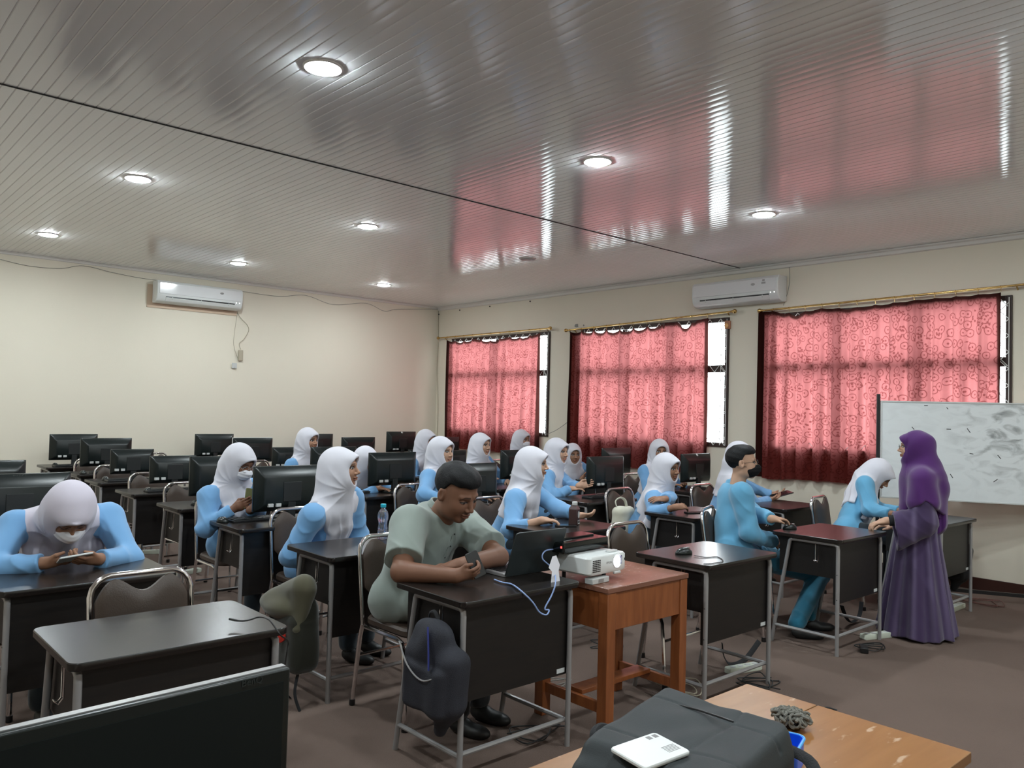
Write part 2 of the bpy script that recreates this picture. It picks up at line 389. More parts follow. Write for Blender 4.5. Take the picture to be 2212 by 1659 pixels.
for ya, yb, zt, zb, sd, sg, nr, rod, lab, rlab in CURT:
    o = curtain(ya, yb, zt, zb, sd, sg, range(nr)); tag(o, lab, 'curtain')
    ry0, rz0, ry1, rz1 = rod
    t = thing('curtain_rod', rlab, 'curtain rod', (XW-.085, ry0, rz0)); RX = XW-.085
    MB().tube([(0, 0, 0), (0, ry1-ry0, rz1-rz0)], .011, 10).build('pole', M['brass'], t)
    for yy, zz in ((0, 0), (ry1-ry0, rz1-rz0)):
        sgn = 1 if yy == 0 else -1
        MB().ball((0, yy+sgn*.035, zz), .026).tube([(0, yy, zz), (0, yy+sgn*.02, zz)], .016, 10).build('finial', M['brass'], t)
        MB().tube([(0, yy-sgn*.09, zz), (.05, yy-sgn*.09, zz), (.085, yy-sgn*.09, zz-.03)], .007, 8).build('bracket', M['brass'], t)
    for k in range(nr):
        yy = ya-(ya-yb)*k/(nr-1); u = (yy-ry0)/(ry1-ry0); zz = rz0+(rz1-rz0)*u
        if not 0 < u < 1: continue
        pts = [(.0+.0, yy-ry0+.0, 0)]*0
        ring = [(.018*math.cos(a), yy-ry0+.002, (zz-rz0)-.006+.018*math.sin(a)) for a in [2*PI*q/12 for q in range(12)]]
        MB().tube(ring, .0022, 5, closed=True).tube([(0, yy-ry0, zz-rz0-.022), (0, yy-ry0, zz-rz0-.045)], .002, 5).build('curtain_ring', M['brass'], t)
# ------------------------------------------------------------------ ceiling lamps
lamp = thing('ceiling_downlight', 'round', 'ceiling light')
MB().lathe([(.100, .004), (.100, -.004), (.092, -.010), (.086, -.008)], 32).build('rim', M['cornice'], lamp)
MB().lathe([(.086, .0), (.086, -.0085), (.074, -.016), (.05, -.020), (.02, -.022)], 32).build('diffuser', M['glow'], lamp)
LP = [((698, 145), 'largest and nearest lit downlight, at the upper left of the ceiling'), ((1291, 348), 'lit downlight in the middle of the ceiling, right of the nearest one'),
      ((1650, 462), 'lit downlight above the right air conditioner'), ((298, 385), 'lit downlight at the left, just past the ceiling joint line'),
      ((794, 488), 'lit downlight in the centre of the far half of the ceiling'), ((104, 506), 'lit downlight farthest left, near the back wall'),
      ((515, 568), 'lit downlight above the back wall air conditioner'), ((829, 615), 'smallest lit downlight near the far corner of the room')]
for i, (p, l) in enumerate(LP): place(lamp, i > 0, az(*p, HC), 0, 'round white '+l, 'recessed round ceiling lights')
ND = place(lamp, True, az(1140, 559, HC), 0, 'round unlit downlight over the curtained windows near the far corner', 'recessed round ceiling lights')
for c in KIDS[ND.name]:
    if c.name.startswith('diffuser'): c.data = c.data.copy(); c.data.materials[0] = M['offlamp']
for x, y in ((1.94, .71), (4.0, .71), (6.08, .71), (-.13, .71), (-.13, 3.62), (-.13, 6.53), (-.13, 9.4), (1.94, -2.0), (5.0, -2.0)):  # unseen extra downlights, added to keep the room light even
    i_ = int((x+3)*7+(y+3)*3); place(lamp, True, (x, y, HC), 0, 'round white lit downlight added out of view, '+('behind the camera' if y < 0 else 'above the camera' if y < 1 else 'left of the picture')+', '+('left' if x < 1 else 'first' if x < 3 else 'second' if x < 5.5 else 'right')+' one'+('' if y < 1 or y > 9 else ' near' if y < 5 else ' far'), 'recessed round ceiling lights')
# ------------------------------------------------------------------ air conditioners
def ac(name_label, loc, rz, W, logo):
    t = thing('air_conditioner', name_label, 'air conditioner', loc, rz)
    pr = [(0, 0), (-.10, 0), (-.155, .02), (-.185, .06), (-.20, .12), (-.20, .25), (-.17, .285), (0, .29)]
    b = MB(); k = len(pr); vs = [(x, y, z) for x in (-W/2, W/2) for y, z in pr]
    b.add(vs, [tuple(range(k)), tuple(reversed(range(k, 2*k)))]+[((i+1) % k, i, k+i, k+(i+1) % k) for i in range(k)])
    b.build('body', M['white'], t, bev=.012, seg=3)
    MB().box((0, -.203, .185), (W-.05, .006, .14)).build('front_panel', mat('glossy_white_panel', (.72, .73, .74), .12, coat=.5), t, bev=.003)
    MB().box((0, -.176, .072), (W-.22, .03, .030), ).build('air_outlet', M['black'], t)
    MB().box((0, 0, 0), (W-.22, .055, .006), RT((0, -.178, .045), rx=-.9)).build('flap', M['white'], t, bev=.002)
    b = MB()
    for q in (-.33, 0, .33): b.box((q*W, -.186, .062), (.006, .02, .03))
    b.build('louver', M['pale'], t)
    for x in (W/2-.09, W/2-.045): MB().ball((x, -.194, .095), (.005, .003, .005)).build('indicator_light', mat('indicator_white', (1, 1, 1), .5, emis=(1, 1, 1), est=4), t)
    MB().lathe([(.026, 0), (.026, .002), (.020, .003)], 20, RT((W/2-.30, -.206, .20), rx=PI/2) @ Matrix.Diagonal((1, .55, 1, 1))).build('logo', M['tube'], t)
    if logo: MB().box((W/2-.17, -.2065, .205), (.05, .001, .02)).box((W/2-.17, -.2065, .235), (.03, .001, .02)).build('sticker', M['tube'], t)
    return t
ac('white split air conditioner on the cream back wall with a hanging cable', (4.05, YW-.012, 2.81), 0, 1.14, False)
ac('white split air conditioner on the window wall between two curtains', (XW-.002, 5.09, 2.80), -PI/2, 1.12, True)
tag(MB().box((4.02, YW-.006, 2.90), (1.2, .012, .30)).build('reflection_strip', mat('beige_reflection', (.58, .44, .32), .6)), 'beige slab standing in for a reflection behind the back wall air conditioner', 'reflection')  # beige slab imitates a reflection around the unit, no real backing part
# cable and socket below the back air conditioner
p = lambda x, y: ay(x, y, YW-.012)
t = thing('power_cable', 'thin cream cable dangling from the back wall air conditioner', 'cable', p(513, 672)); L0 = t.location
MB().tube([v-L0 for v in smooth_path([p(514, 655), p(512, 672), p(521, 688), p(534, 702), p(537, 715), p(527, 733), p(517, 742), p(520, 755)])], .0045, 5).build('cord', M['wirecream'], t)
MB().tube([v-L0 for v in smooth_path([p(513, 675), p(507, 715), p(505, 745), p(513, 772), p(518, 777)])], .0035, 5).build('cord', M['wirecream'], t)
tag(MB().box(tuple(p(519, 768)-V((0, .012, 0))), (.062, .03, .15)).build('breaker_box', M['wirecream'], bev=.006), 'small cream breaker box at the end of the air conditioner cable', 'switch box')
tag(MB().box(tuple(p(506, 790)-V((0, .004, 0))), (.07, .01, .075)).box(tuple(p(506, 793)-V((0, .011, 0))), (.012, .004, .012)).build('wall_socket', M['pale'], bev=.003), 'small pale wall socket below the breaker box', 'socket')
# wires under the ceiling of the back wall and on the window wall
tag(MB().tube([v for v in smooth_path([p(0, 560), p(60, 574), p(130, 580), p(180, 574), p(240, 588), p(300, 600), p(345, 606)])], .003, 5).build('wire', M['wiregrey']), 'thin grey wire sagging along the back wall left of the air conditioner', 'wire')
tag(MB().tube([v for v in smooth_path([p(515, 628), p(600, 640), p(660, 638), p(720, 658), p(790, 655), p(830, 672), p(860, 668), p(946, 668)])], .003, 5).build('wire', M['wiregrey']), 'thin grey wire along the top of the back wall right of the air conditioner', 'wire')
q = lambda x, y: ax(x, y, XW-.012)
tag(MB().tube(smooth_path([q(947, 670), q(947, 740), q(944, 800), q(946, 880), q(943, 960)]), .004, 5).build('wire', M['wirecream']), 'cream wire running down the corner beside the far curtain', 'wire')
tag(MB().tube(smooth_path([q(1703, 562), q(1706, 590), q(1703, 625), q(1692, 660)]), .003, 5).build('wire', M['wiregrey']), 'thin wire beside the right air conditioner', 'wire')
t = thing('wall_sensor', 'small orange round lamp on the wall at the top right of the middle window', 'wall lamp', q(1573, 702))
MB().box((-.01, 0, 0), (.04, .07, .1)).build('housing', mat('terracotta_plastic', (.42, .19, .11), .5), t, bev=.01)
MB().ball((-.035, 0, -.01), (.02, .026, .03)).build('bulb', mat('amber_cap', (.85, .45, .18), .3), t)
for (x, y, r, l) in ((1245, 704, .035, 'larger grey paint chip on the wall left of the middle window'), (1261, 703, .015, 'smaller grey paint chip just above the middle curtain rod')):
    tag(MB().prism([(r*math.cos(a)*random.uniform(.6, 1.2), r*math.sin(a)*random.uniform(.7, 1.4)) for a in [2*PI*i/9 for i in range(9)]], 0, .002, RT(ax(x, y, XW-.003), ry=-PI/2)).build('paint_chip', M['wiregrey']), l, 'paint chip')
for x, y, l in ((948, 679, 'dark screw head in the far corner under the ceiling'), (993, 670, 'dark nail head on the window wall near the corner'), (1058, 662, 'dark nail head on the window wall, middle one'), (1145, 651, 'dark nail head on the window wall, right one')):
    tag(MB().ball(ax(x, y, XW-.01), .011, n=8).build('nail', M['black']), l, 'nail')
# thermostat-like white switch left of the wide curtain
tag(MB().box(tuple(q(1640, 775)), (.02, .03, .045)).build('wall_switch', M['pale'], bev=.004), 'tiny white switch on the wall left of the wide curtain', 'switch')
# ------------------------------------------------------------------ whiteboard on its stand
BL = ax(1905, 868, 7.3); d = _ray(2212, 867); BR = V(d*6.84)+V((0, 0, CAMH)); dirn = (BR-BL); dirn.z = 0; dirn.normalize()
BH = .845; BWd = 1.9
ang = math.atan2(dirn.y, dirn.x)
wb = thing('whiteboard', 'smudged whiteboard on a black stand behind the woman in purple', 'whiteboard', (BL.x, BL.y, 0), ang)
ztop = BL.z
m = M['board'] ; nt = m.node_tree; bs = nt.nodes['Principled BSDF']; tc = nt.nodes.new('ShaderNodeTexCoord')
mp = nt.nodes.new('ShaderNodeMapping'); mp.inputs['Scale'].default_value = (2.5, 1, 5); n1 = nt.nodes.new('ShaderNodeTexNoise'); n1.inputs['Scale'].default_value = 2.2; n1.inputs['Detail'].default_value = 8; n1.inputs['Distortion'].default_value = 1.2
sep = nt.nodes.new('ShaderNodeVectorMath'); sep.operation = 'DISTANCE'; sep.inputs[1].default_value = (1.0, 0, ztop-.28)
rr = nt.nodes.new('ShaderNodeValToRGB'); rr.color_ramp.elements[0].position = .12; rr.color_ramp.elements[0].color = (1, 1, 1, 1); rr.color_ramp.elements[1].position = .52; rr.color_ramp.elements[1].color = (.12, .12, .12, 1)
r1 = nt.nodes.new('ShaderNodeValToRGB'); r1.color_ramp.elements[0].position = .46; r1.color_ramp.elements[1].position = .75
mu = nt.nodes.new('ShaderNodeMath'); mu.operation = 'MULTIPLY'; mx = nt.nodes.new('ShaderNodeMixRGB'); mx.inputs[1].default_value = (.74, .77, .78, 1); mx.inputs[2].default_value = (.16, .17, .17, 1)
for a, c in ((tc.outputs['Object'], mp.inputs[0]), (mp.outputs[0], n1.inputs['Vector']), (tc.outputs['Object'], sep.inputs[0]), (sep.outputs['Value'], rr.inputs[0]), (n1.outputs[0], r1.inputs[0]), (rr.outputs[0], mu.inputs[0]), (r1.outputs[0], mu.inputs[1]), (mu.outputs[0], mx.inputs[0]), (mx.outputs[0], bs.inputs['Base Color'])): nt.links.new(a, c)
MB().box((BWd/2, .0, ztop-BH/2), (BWd, .018, BH)).build('panel', M['board'], wb, bev=.002)
b = MB(); fr = .012
b.box((BWd/2, 0, ztop+.004), (BWd+.02, .026, .014)).box((BWd/2, 0, ztop-BH-.004), (BWd+.02, .026, .014)); b.box((BWd+.004, 0, ztop-BH/2), (.014, .026, BH)).box((-.004, 0, ztop-BH/2), (.014, .026, BH))
b.build('frame', M['pale'], wb, bev=.002)
for x in (-.028, BWd+.03):
    MB().box((x, .0, (ztop+.07)/2+.03), (.03, .03, ztop+.01)).build('post', M['black'], wb, bev=.003)
    MB().box((x, 0, .055), (.035, .55, .03)).build('foot', M['black'], wb, bev=.004)
    for yy in (-.25, .25): MB().lathe([(.022, -.01), (.025, -.008), (.025, .008), (.022, .01)], 14, RT((x, yy, .026), ry=PI/2)).build('caster', mat('red_caster', (.3, .03, .02), .4), wb)
MB().box((BWd/2, 0, .07), (BWd, .02, .03)).build('crossbar', M['black'], wb)
strokes = [(1972, 925, .03, -.9), (2046, 882, .02, -.9), (2092, 930, .045, -1.0), (2049, 927, .035, 0), (2055, 1028, .04, -1.0), (2158, 987, .04, -.9), (2150, 1038, .04, .7), (2098, 980, .03, -.2), (2000, 876, .03, 0)]
b = MB(); side = -1
for x, y, l, a in strokes:
    dd = _ray(x, y); nrm = V((-dirn.y, dirn.x, 0)); tt = ((V((BL.x, BL.y, 0)).dot(nrm)))/(V(dd).dot(nrm)); P3 = V(dd*tt)+V((0, 0, CAMH)); u = (P3-V((BL.x, BL.y, 0))).dot(dirn)
    b.box((0, 0, 0), (l, .0012, .006), RT((u, side*.0098, P3.z), ry=-a))
b.build('marker_strokes', M['ink'], wb, smooth=False)

# ------------------------------------------------------------------ signed distance modelling, meshed with surface nets
A = lambda p: np.array(p, dtype=np.float32)
def s_cap(p, a, b, ra, rb):
    a = A(a); b = A(b); ab = b-a; L = float(ab@ab) or 1e-9; q = p-a; t = np.clip(q@ab/L, 0, 1)
    return np.linalg.norm(q-t[:, None]*ab, axis=1)-(ra+t*(rb-ra))
def s_ell(p, c, r):
    q = p-A(c); r = A(r); k0 = np.linalg.norm(q/r, axis=1); k1 = np.linalg.norm(q/(r*r), axis=1)+1e-6; return k0*(k0-1)/k1
def s_box(p, c, h, r):
    q = np.abs(p-A(c))-A(h)+r; return np.linalg.norm(np.maximum(q, 0), axis=1)+np.minimum(q.max(axis=1), 0)-r
def smin(a, b, k): h = np.clip(.5+.5*(b-a)/k, 0, 1); return b+(a-b)*h-k*h*(1-h)
def smax(a, b, k): return -smin(-a, -b, k)
def sstep(x, a, b): t = np.clip((x-a)/(b-a), 0, 1); return t*t*(3-2*t)
def surfnet(fn, lo, hi, h):
    lo = np.array(lo, float); hi = np.array(hi, float); K = 4
    n = (np.ceil((hi-lo)/h/K).astype(int)+1)*K
    nc = n//K
    g = np.stack(np.meshgrid(*[lo[i]+h*K*(np.arange(nc[i])+.5)-h*.5 for i in range(3)], indexing='ij'), -1).reshape(-1, 3).astype(np.float32)
    Fc = fn(g).reshape(nc)
    F = np.repeat(np.repeat(np.repeat(Fc, K, 0), K, 1), K, 2).astype(np.float32)
    near = np.argwhere(np.abs(Fc) < h*K*1.25+.012)
    off = np.stack(np.meshgrid(*[np.arange(K)]*3, indexing='ij'), -1).reshape(-1, 3)
    idx = (near[:, None, :]*K+off[None]).reshape(-1, 3)
    if len(idx) == 0: return [], []
    F[idx[:, 0], idx[:, 1], idx[:, 2]] = fn((lo+idx*h).astype(np.float32))
    S = F < 0
    c = [(i, j, k) for i in (0, 1) for j in (0, 1) for k in (0, 1)]
    m = [s-1 for s in F.shape]
    cnt = sum(S[i:i+m[0], j:j+m[1], k:k+m[2]].astype(np.int8) for i, j, k in c)
    act = np.argwhere((cnt > 0) & (cnt < 8))
    ids = -np.ones(m, np.int32); ids[act[:, 0], act[:, 1], act[:, 2]] = np.arange(len(act))
    val = np.stack([F[act[:, 0]+i, act[:, 1]+j, act[:, 2]+k] for i, j, k in c], 1)
    pos = np.zeros((len(act), 3)); num = np.zeros(len(act))
    for x in range(8):
        for y in range(x+1, 8):
            if sum(abs(c[x][q]-c[y][q]) for q in range(3)) != 1: continue
            va, vb = val[:, x], val[:, y]; cr = (va < 0) != (vb < 0)
            t = np.where(cr, va/np.where(cr, va-vb, 1), 0)
            pos += cr[:, None]*(np.array(c[x])+t[:, None]*(np.array(c[y])-np.array(c[x]))); num += cr
    P = lo+h*(act+pos/num[:, None])
    fs = []
    for a in range(3):
        b_, c_ = (a+1) % 3, (a+2) % 3
        sl0 = [slice(1, -1)]*3; sl0[a] = slice(0, -1); sl1 = list(sl0); sl1[a] = slice(1, None)
        s0 = S[tuple(sl0)]; s1 = S[tuple(sl1)]
        for sg in (0, 1):
            e = np.argwhere((s0 & ~s1) if sg == 0 else (~s0 & s1)); 
            if not len(e): continue
            o = np.ones(3, int); o[a] = 0; e = e+o
            def cell(db, dc):
                q = e.copy(); q[:, b_] -= db; q[:, c_] -= dc; q = np.minimum(q, np.array(m)-1); return ids[q[:, 0], q[:, 1], q[:, 2]]
            quad = np.stack([cell(1, 1), cell(0, 1), cell(0, 0), cell(1, 0)], 1)
            if sg: quad = quad[:, ::-1]
            fs.append(quad)
    Fq = np.concatenate(fs); Fq = Fq[(Fq >= 0).all(1)]
    return P, Fq
def mesh_np(name, parts, m, parent=None, col=None, smooth=True):
    """parts: list of (verts, quads[, colours]) merged into one mesh object"""
    vs = []; fs = []; cs = []; n = 0
    for q in parts:
        if len(q[0]) == 0: continue
        vs.append(np.asarray(q[0])); fs.append(np.asarray(q[1])+n); n += len(q[0])
        if len(q) > 2: cs.append(q[2])
    v = np.concatenate(vs); f = np.concatenate(fs).astype(np.int32)
    me = bpy.data.meshes.new(name); me.vertices.add(len(v)); me.vertices.foreach_set('co', v.astype(np.float32).ravel())
    me.loops.add(f.size); me.loops.foreach_set('vertex_index', f.ravel()); me.polygons.add(len(f))
    me.polygons.foreach_set('loop_start', np.arange(0, f.size, 4, dtype=np.int32))
    me.update(calc_edges=True); me.validate()
    me.polygons.foreach_set('use_smooth', np.ones(len(me.polygons), bool))
    if cs:
        c = np.concatenate(cs); c = np.concatenate([c, np.ones((len(c), 1))], 1)
        a = me.color_attributes.new('Col', 'FLOAT_COLOR', 'POINT'); a.data.foreach_set('color', c.astype(np.float32).ravel())
    me.materials.append(m); o = bpy.data.objects.new(name, me); COL.objects.link(o)
    if parent: o.parent = parent; KIDS.setdefault(parent.name, []).append(o)
    return o
def sobj(name, fn, lo, hi, h, m, parent=None):
    return mesh_np(name, [surfnet(fn, lo, hi, h)], m, parent)

# ------------------------------------------------------------------ desks
DW, DD = .70, .50
desk = thing('computer_desk', 'desk', 'desk')
MB().prism(rrect(DW, DD, .035, 5, DW/2, DD/2), .725, .75, ch=.003).build('tabletop', M['desk'], desk)
MB().box((DW/2, .062, .525), (DW-.07, .016, .40)).build('front_panel', M['deskp'], desk, smooth=False)
for x in (.060, DW-.060):
    MB().box((x, .265, .605), (.014, .39, .235)).build('side_panel', M['deskp'], desk, smooth=False)
MB().box((DW/2, .27, .49), (DW-.14, .38, .012)).build('shelf', M['deskp'], desk, smooth=False)
TR = .0125
for x in (.035, DW-.035):
    pts = [(x, .04, 0), (x, .04, .68)]+[(x, .04+.02*(1-math.cos(a)), .692+.02*math.sin(a)) for a in (.5, 1.57)]
    pts += [(x, .33, .712)]+[(x, .355+.022*math.sin(a), .69+.022*math.cos(a)) for a in (.3, .9, 1.3)]+[(x, .475, .15), (x, .50, 0)]
    f = MB().tube(pts, TR, 10)
    f.tube([(x, .045, .115), (x, .478, .115)], .011, 8)
    f.build('leg_frame', M['tube'], desk)
MB().tube([(.035, .06, .115), (DW-.035, .06, .115)], .011, 8).build('foot_rail', M['tube'], desk)
hk = MB().tube([(.028, .17, .70), (.028, .17, .60), (.015, .17, .585), (.005, .17, .595), (.005, .19, .595), (.015, .19, .585), (.028, .19, .60), (.028, .19, .70)], .0028, 6)
hk.build('bag_hook', M['chrome'], desk)
MB().box((DW-.075, .0535, .345), (.05, .002, .02)).build('sticker', M['label'], desk, smooth=False)
for x in (.0265, DW-.0265):
    for z in (.36, .52): MB().ball((x, .04, z), .005, n=8).build('screw', M['black'], desk)
CN = {1: 'leftmost column', 2: 'second column from the left', 3: 'middle column', 4: 'fourth column from the left', 5: 'column nearest the windows'}
RN = ['front row', 'second row', 'third row', 'fourth row', 'fifth row', 'sixth row', 'seventh row', 'last row by the back wall']
DK = {(1, 0): (.645, 2.62, 'empty grey shining desk with a black cable end on it'), (2, 0): (2.05, 2.53, 'desk with the open laptop and the man in green'), (3, 0): (3.57, 2.40, 'desk with only a black mouse, right of the brown wooden table'), (4, 0): (5.04, 2.40, 'desk gripped by the woman in purple'), (5, 0): (6.50, 2.30, 'desk by the whiteboard where a girl bends down'),
 (1, 1): (.66, 3.75, 'desk on which the girl at the left edge rests her arms'), (2, 1): (2.09, 3.67, 'desk with the clear water bottle'), (3, 1): (3.64, 3.58, 'desk with the brown milk carton'), (4, 1): (5.09, 3.55, 'desk of the smiling girl with a phone lying on it'), (5, 1): (6.28, 3.48, 'empty desk in front of the girl holding a tablet'),
 (1, 2): (.62, 4.85, 'desk under the large monitor at the left edge'), (2, 2): (2.10, 4.80, 'desk of the girl in round glasses'), (3, 2): (3.66, 4.75, 'desk behind the man in green'), (4, 2): (5.12, 4.68, 'desk of the girl pointing at her screen'), (5, 2): (6.75, 4.75, 'desk behind the smiling girl'),
 (1, 3): (.62, 5.95, 'desk under the small visible monitor at the left edge'), (2, 3): (2.13, 5.92, 'desk with a mouse beside the girl in glasses'), (3, 3): (3.70, 5.95, 'desk of the girl leaning to her keyboard'), (4, 3): (5.20, 5.92, 'desk'), (5, 3): (6.80, 5.92, 'desk'),
 (2, 4): (2.15, 7.04, 'desk with a mouse, keyboard and small monitor'), (3, 4): (3.72, 7.0, 'desk'), (4, 4): (5.25, 7.02, 'desk'), (5, 4): (6.85, 7.05, 'desk'), (5, 5): (6.88, 9.1, 'desk in front of the far curtain'),
 (2, 5): (2.18, 8.13, 'desk with the small monitor right of two stickered ones'), (3, 5): (3.78, 8.1, 'desk'), (4, 5): (5.62, 8.15, 'desk'),
 (2, 6): (2.24, 9.10, 'desk with a stickered monitor'), (3, 6): (3.86, 9.1, 'desk with a pale framed monitor'), (4, 6): (5.34, 9.1, 'desk'), (5, 6): (6.42, 9.72, 'desk near the far corner'),
 (2, 7): (2.19, 10.2, 'desk against the wall with a mouse on it'), (3, 7): (3.85, 10.2, 'desk'), (4, 7): (5.34, 10.2, 'desk')}
u = False
for (c, r), (x, y, l) in DK.items():
    place(desk, u, (x, y, 0), 0, 'dark '+(l if l != 'desk' else 'desk, '+RN[r]+', '+CN[c]), 'dark computer desks in rows'); u = True
# ------------------------------------------------------------------ chairs
def make_chair():
    t = thing('padded_chair', 'chair', 'chair')
    s = MB(); pts = rrect(.37, .40, .07, 5, 0, -.02)
    s.prism(pts, .425, .470, ch=.012).build('seat', M['pad'], t)
    # backrest with a scooped top; y rises with height (leaning back)
    yb = lambda z: .175+(z-.45)*.14
    nx, nz = 24, 10; w1 = .172
    def zt(x):
        q = abs(x)/w1; e = .842-.085*max(0, (q-.55)/.45)**2.2
        return e-.050*(.5+.5*math.cos(PI*min(1, abs(x)/.105)))
    def zl(x): q = abs(x)/w1; return .555+.05*max(0, (q-.6)/.4)**2
    vs = []; fs = []
    for sd in (0, 1):
        for i in range(nx+1):
            x = -w1+2*w1*i/nx
            for k in range(nz+1):
                tt = k/nz; z = zl(x)+(zt(x)-zl(x))*tt; ed = min(1, min(i, nx-i)/1.5, min(k, nz-k)/1.2)
                cv = -.030*(1-(x/w1)**2); th = .008+.012*ed
                vs.append((x, yb(z)+cv*.6+(th if sd else -th)-.004, z))
    m_ = (nx+1)*(nz+1)
    for sd in (0, 1):
        for i in range(nx):
            for k in range(nz):
                a_ = sd*m_+i*(nz+1)+k; q = (a_, a_+1, a_+nz+2, a_+nz+1); fs.append(q if sd else tuple(reversed(q)))
    rim = [i*(nz+1) for i in range(nx+1)]+[nx*(nz+1)+k for k in range(1, nz+1)]+[i*(nz+1)+nz for i in range(nx-1, -1, -1)]+[k for k in range(nz-1, 0, -1)]
    for i in range(len(rim)): j = (i+1) % len(rim); fs.append((rim[i], rim[j], rim[j]+m_, rim[i]+m_))
    MB().add(vs, fs).build('backrest', M['pad'], t)
    arch = []
    for s_ in (-1, 1):
        seg = [(s_*.188, yb(.42), .42), (s_*.188, yb(.6), .60), (s_*.188, yb(.75), .75)]
        cr = [(s_*(.108+.08*math.sin(q)), yb(.775+.08*math.cos(q)), .775+.08*math.cos(q)) for q in (1.5, 1.1, .7, .35, .1)]
        arch.append(seg+cr)
    pts = arch[0]+list(reversed(arch[1]))
    MB().tube(pts, .0115, 10).build('back_frame', M['chrome'], t)
    for s_ in (-1, 1):
        x = s_*.188
        MB().tube([(x, yb(.42)-.0, .43), (x, .19, .36), (x*1.03, .235, .02)], .0115, 8).build('leg', M['chrome'], t)
        MB().tube([(x*.98, .15, .415), (x*.98, -.12, .415), (x*.98, -.165, .40), (x*1.0, -.185, .36), (x*1.03, -.215, .02)], .0115, 8).build('leg', M['chrome'], t)
        for yy in (.235, -.215): MB().lathe([(.014, 0), (.016, .004), (.015, .03)], 12, RT((x*1.03, yy, .001))).build('foot_cap', M['black'], t)
    for yy in (.205, -.19): MB().tube([(-.188, yy, .26), (.188, yy, .26)], .008, 8).build('stretcher', M['chrome'], t)
    return t
chair = make_chair()
CH = [(1.065, 3.10, 0, 'brown padded chrome chair pushed under the empty grey desk at the front left'),
 (3.86, 2.96, .02, 'brown padded chrome chair behind the brown wooden table'),
 (2.41, 3.38, .03, 'chair on which the man in green sits'), (5.10, 3.18, .35, 'chair on which the masked boy sits'), (6.62, 3.12, .12, 'chair of the bending girl, between her and the masked boy'),
 (1.03, 4.62, 0, 'chair under the girl at the left edge'), (2.50, 4.60, 0, 'chair on which the girl behind the water bottle sits'), (4.02, 4.48, 0, 'chair on which the girl with the milk carton sits'), (5.54, 4.45, 0, 'chair with the cream backpack hung on it'), (6.62, 4.32, 0, 'chair on which the girl with the tablet sits'),
 (2.38, 5.54, 0, 'chair on which the girl in round glasses sits'), (4.12, 5.62, 0, 'chair behind the man in green, with a girl on it'), (5.50, 5.52, 0, 'chair under the girl pointing at her screen'), (7.05, 5.52, 0, 'chair under the girl behind the smiling girl'),
 (4.05, 6.78, 0, 'chair under the girl leaning to her keyboard'), (5.55, 6.76, 0, 'chair under the girl right of the man in green'), (7.05, 6.76, 0, 'chair under the girl in front of the middle curtain'),
 (4.05, 7.86, 0, 'chair under the girl farthest to the left of the curtains'), (5.60, 7.87, 0, 'chair under the girl just left of the far curtain'), (7.15, 7.9, 0, 'chair under the girl in a white mask'),
 (2.52, 6.58, .05, 'empty chrome chair, second column, fourth row'), (2.55, 7.62, 0, 'empty chrome chair, second column, fifth row'), (2.53, 8.66, 0, 'empty chrome chair, second column, sixth row'), (2.60, 9.72, 0, 'empty chrome chair, second column, seventh row'),
 (4.12, 8.84, 0, 'empty chrome chair, middle column, sixth row'), (4.2, 9.78, 0, 'empty chrome chair, middle column, seventh row'), (5.75, 9.78, 0, 'empty chair, fourth column, before the back wall'), (6.45, 10.35, 0, 'empty chair by the back wall near the corner'),
 (3.52, 10.55, .0, 'empty chair against the back wall left of a monitor')]
u = False
for x, y, rz, l in CH: place(chair, u, (x, y, 0), rz, 'brown '+l if not l.startswith('brown') else l, 'brown padded chrome chairs'); u = True
# ------------------------------------------------------------------ monitors, keyboards, mice
def make_monitor(W, H, zb, kind):
    t = thing('computer_monitor', 'm', 'monitor')
    # back faces -Y, screen faces +Y ; origin on the desk top under the stand
    zc = zb+H/2
    MB().box((0, .012, zc), (W, .022, H)).build('bezel', M['pale'] if kind == 'pale' else M['mon'], t, bev=.004)
    b = MB(); w1, h1 = W*.985, H*.97; w2, h2 = W*.80, H*.66
    vs = []
    for (w, h, y, dz) in ((w1, h1, 0, 0), (w1*.985, h1*.97, -.006, 0), (w2, h2, -.040, -.012), (w2*.93, h2*.9, -.044, -.012)):
        for x, z in rrect(w, h, .012): vs.append((x, y, zc+z+dz))
    n = 24; fs = []
    for l in range(3):
        for i in range(n): j = (i+1) % n; fs.append((l*n+i, l*n+j, (l+1)*n+j, (l+1)*n+i))
    fs.append(tuple(range(3*n, 4*n)))
    b.add(vs, fs); b.build('back_cover', M['mon'], t)
    MB().box((0, .0235, zc+.004), (W-.03, .001, H-.04)).build('screen', M['monf'], t, smooth=False)
    MB().box((0, -.046, zc-.02), (.13, .006, .13)).build('mount_plate', M['monb'], t, bev=.002)
    MB().box((0, -.03, (zb+.08)/2+.004), (.055, .03, zb+.07)).build('neck', M['monb'], t, bev=.004)
    MB().lathe([(.105, 0), (.11, .004), (.10, .010), (.03, .016)], 28, RT((0, -.01, .0008)) @ Matrix.Diagonal((1, .85, 1, 1))).build('base', M['monb'], t)
    for x in (-.155, -.10):
        MB().box((x, -.045, zb+.045), (.036, .022, .022)).build('connector', M['pale'], t, bev=.002)
    if kind in ('sticker', 'logo'):
        x0 = .01 if kind == 'sticker' else .0
        MB().box((x0, -.0072, zb+H-.028), (.062, .002, .018), ).build('sticker', M['label'], t, bev=.001)
    if kind == 'webcam':
        MB().ball((0, .0, zb+H-.02), (.022, .018, .018)).build('webcam', M['pale'], t)
    if kind in ('logo', 'sticker', 'mark'):
        text('BenQ', .028, M['logo'], t, RT((.0, -.0075, zb+H-.014 if kind != 'logo' else zb+H-.018), rx=PI/2), 'logo')
    return t
PM = {}
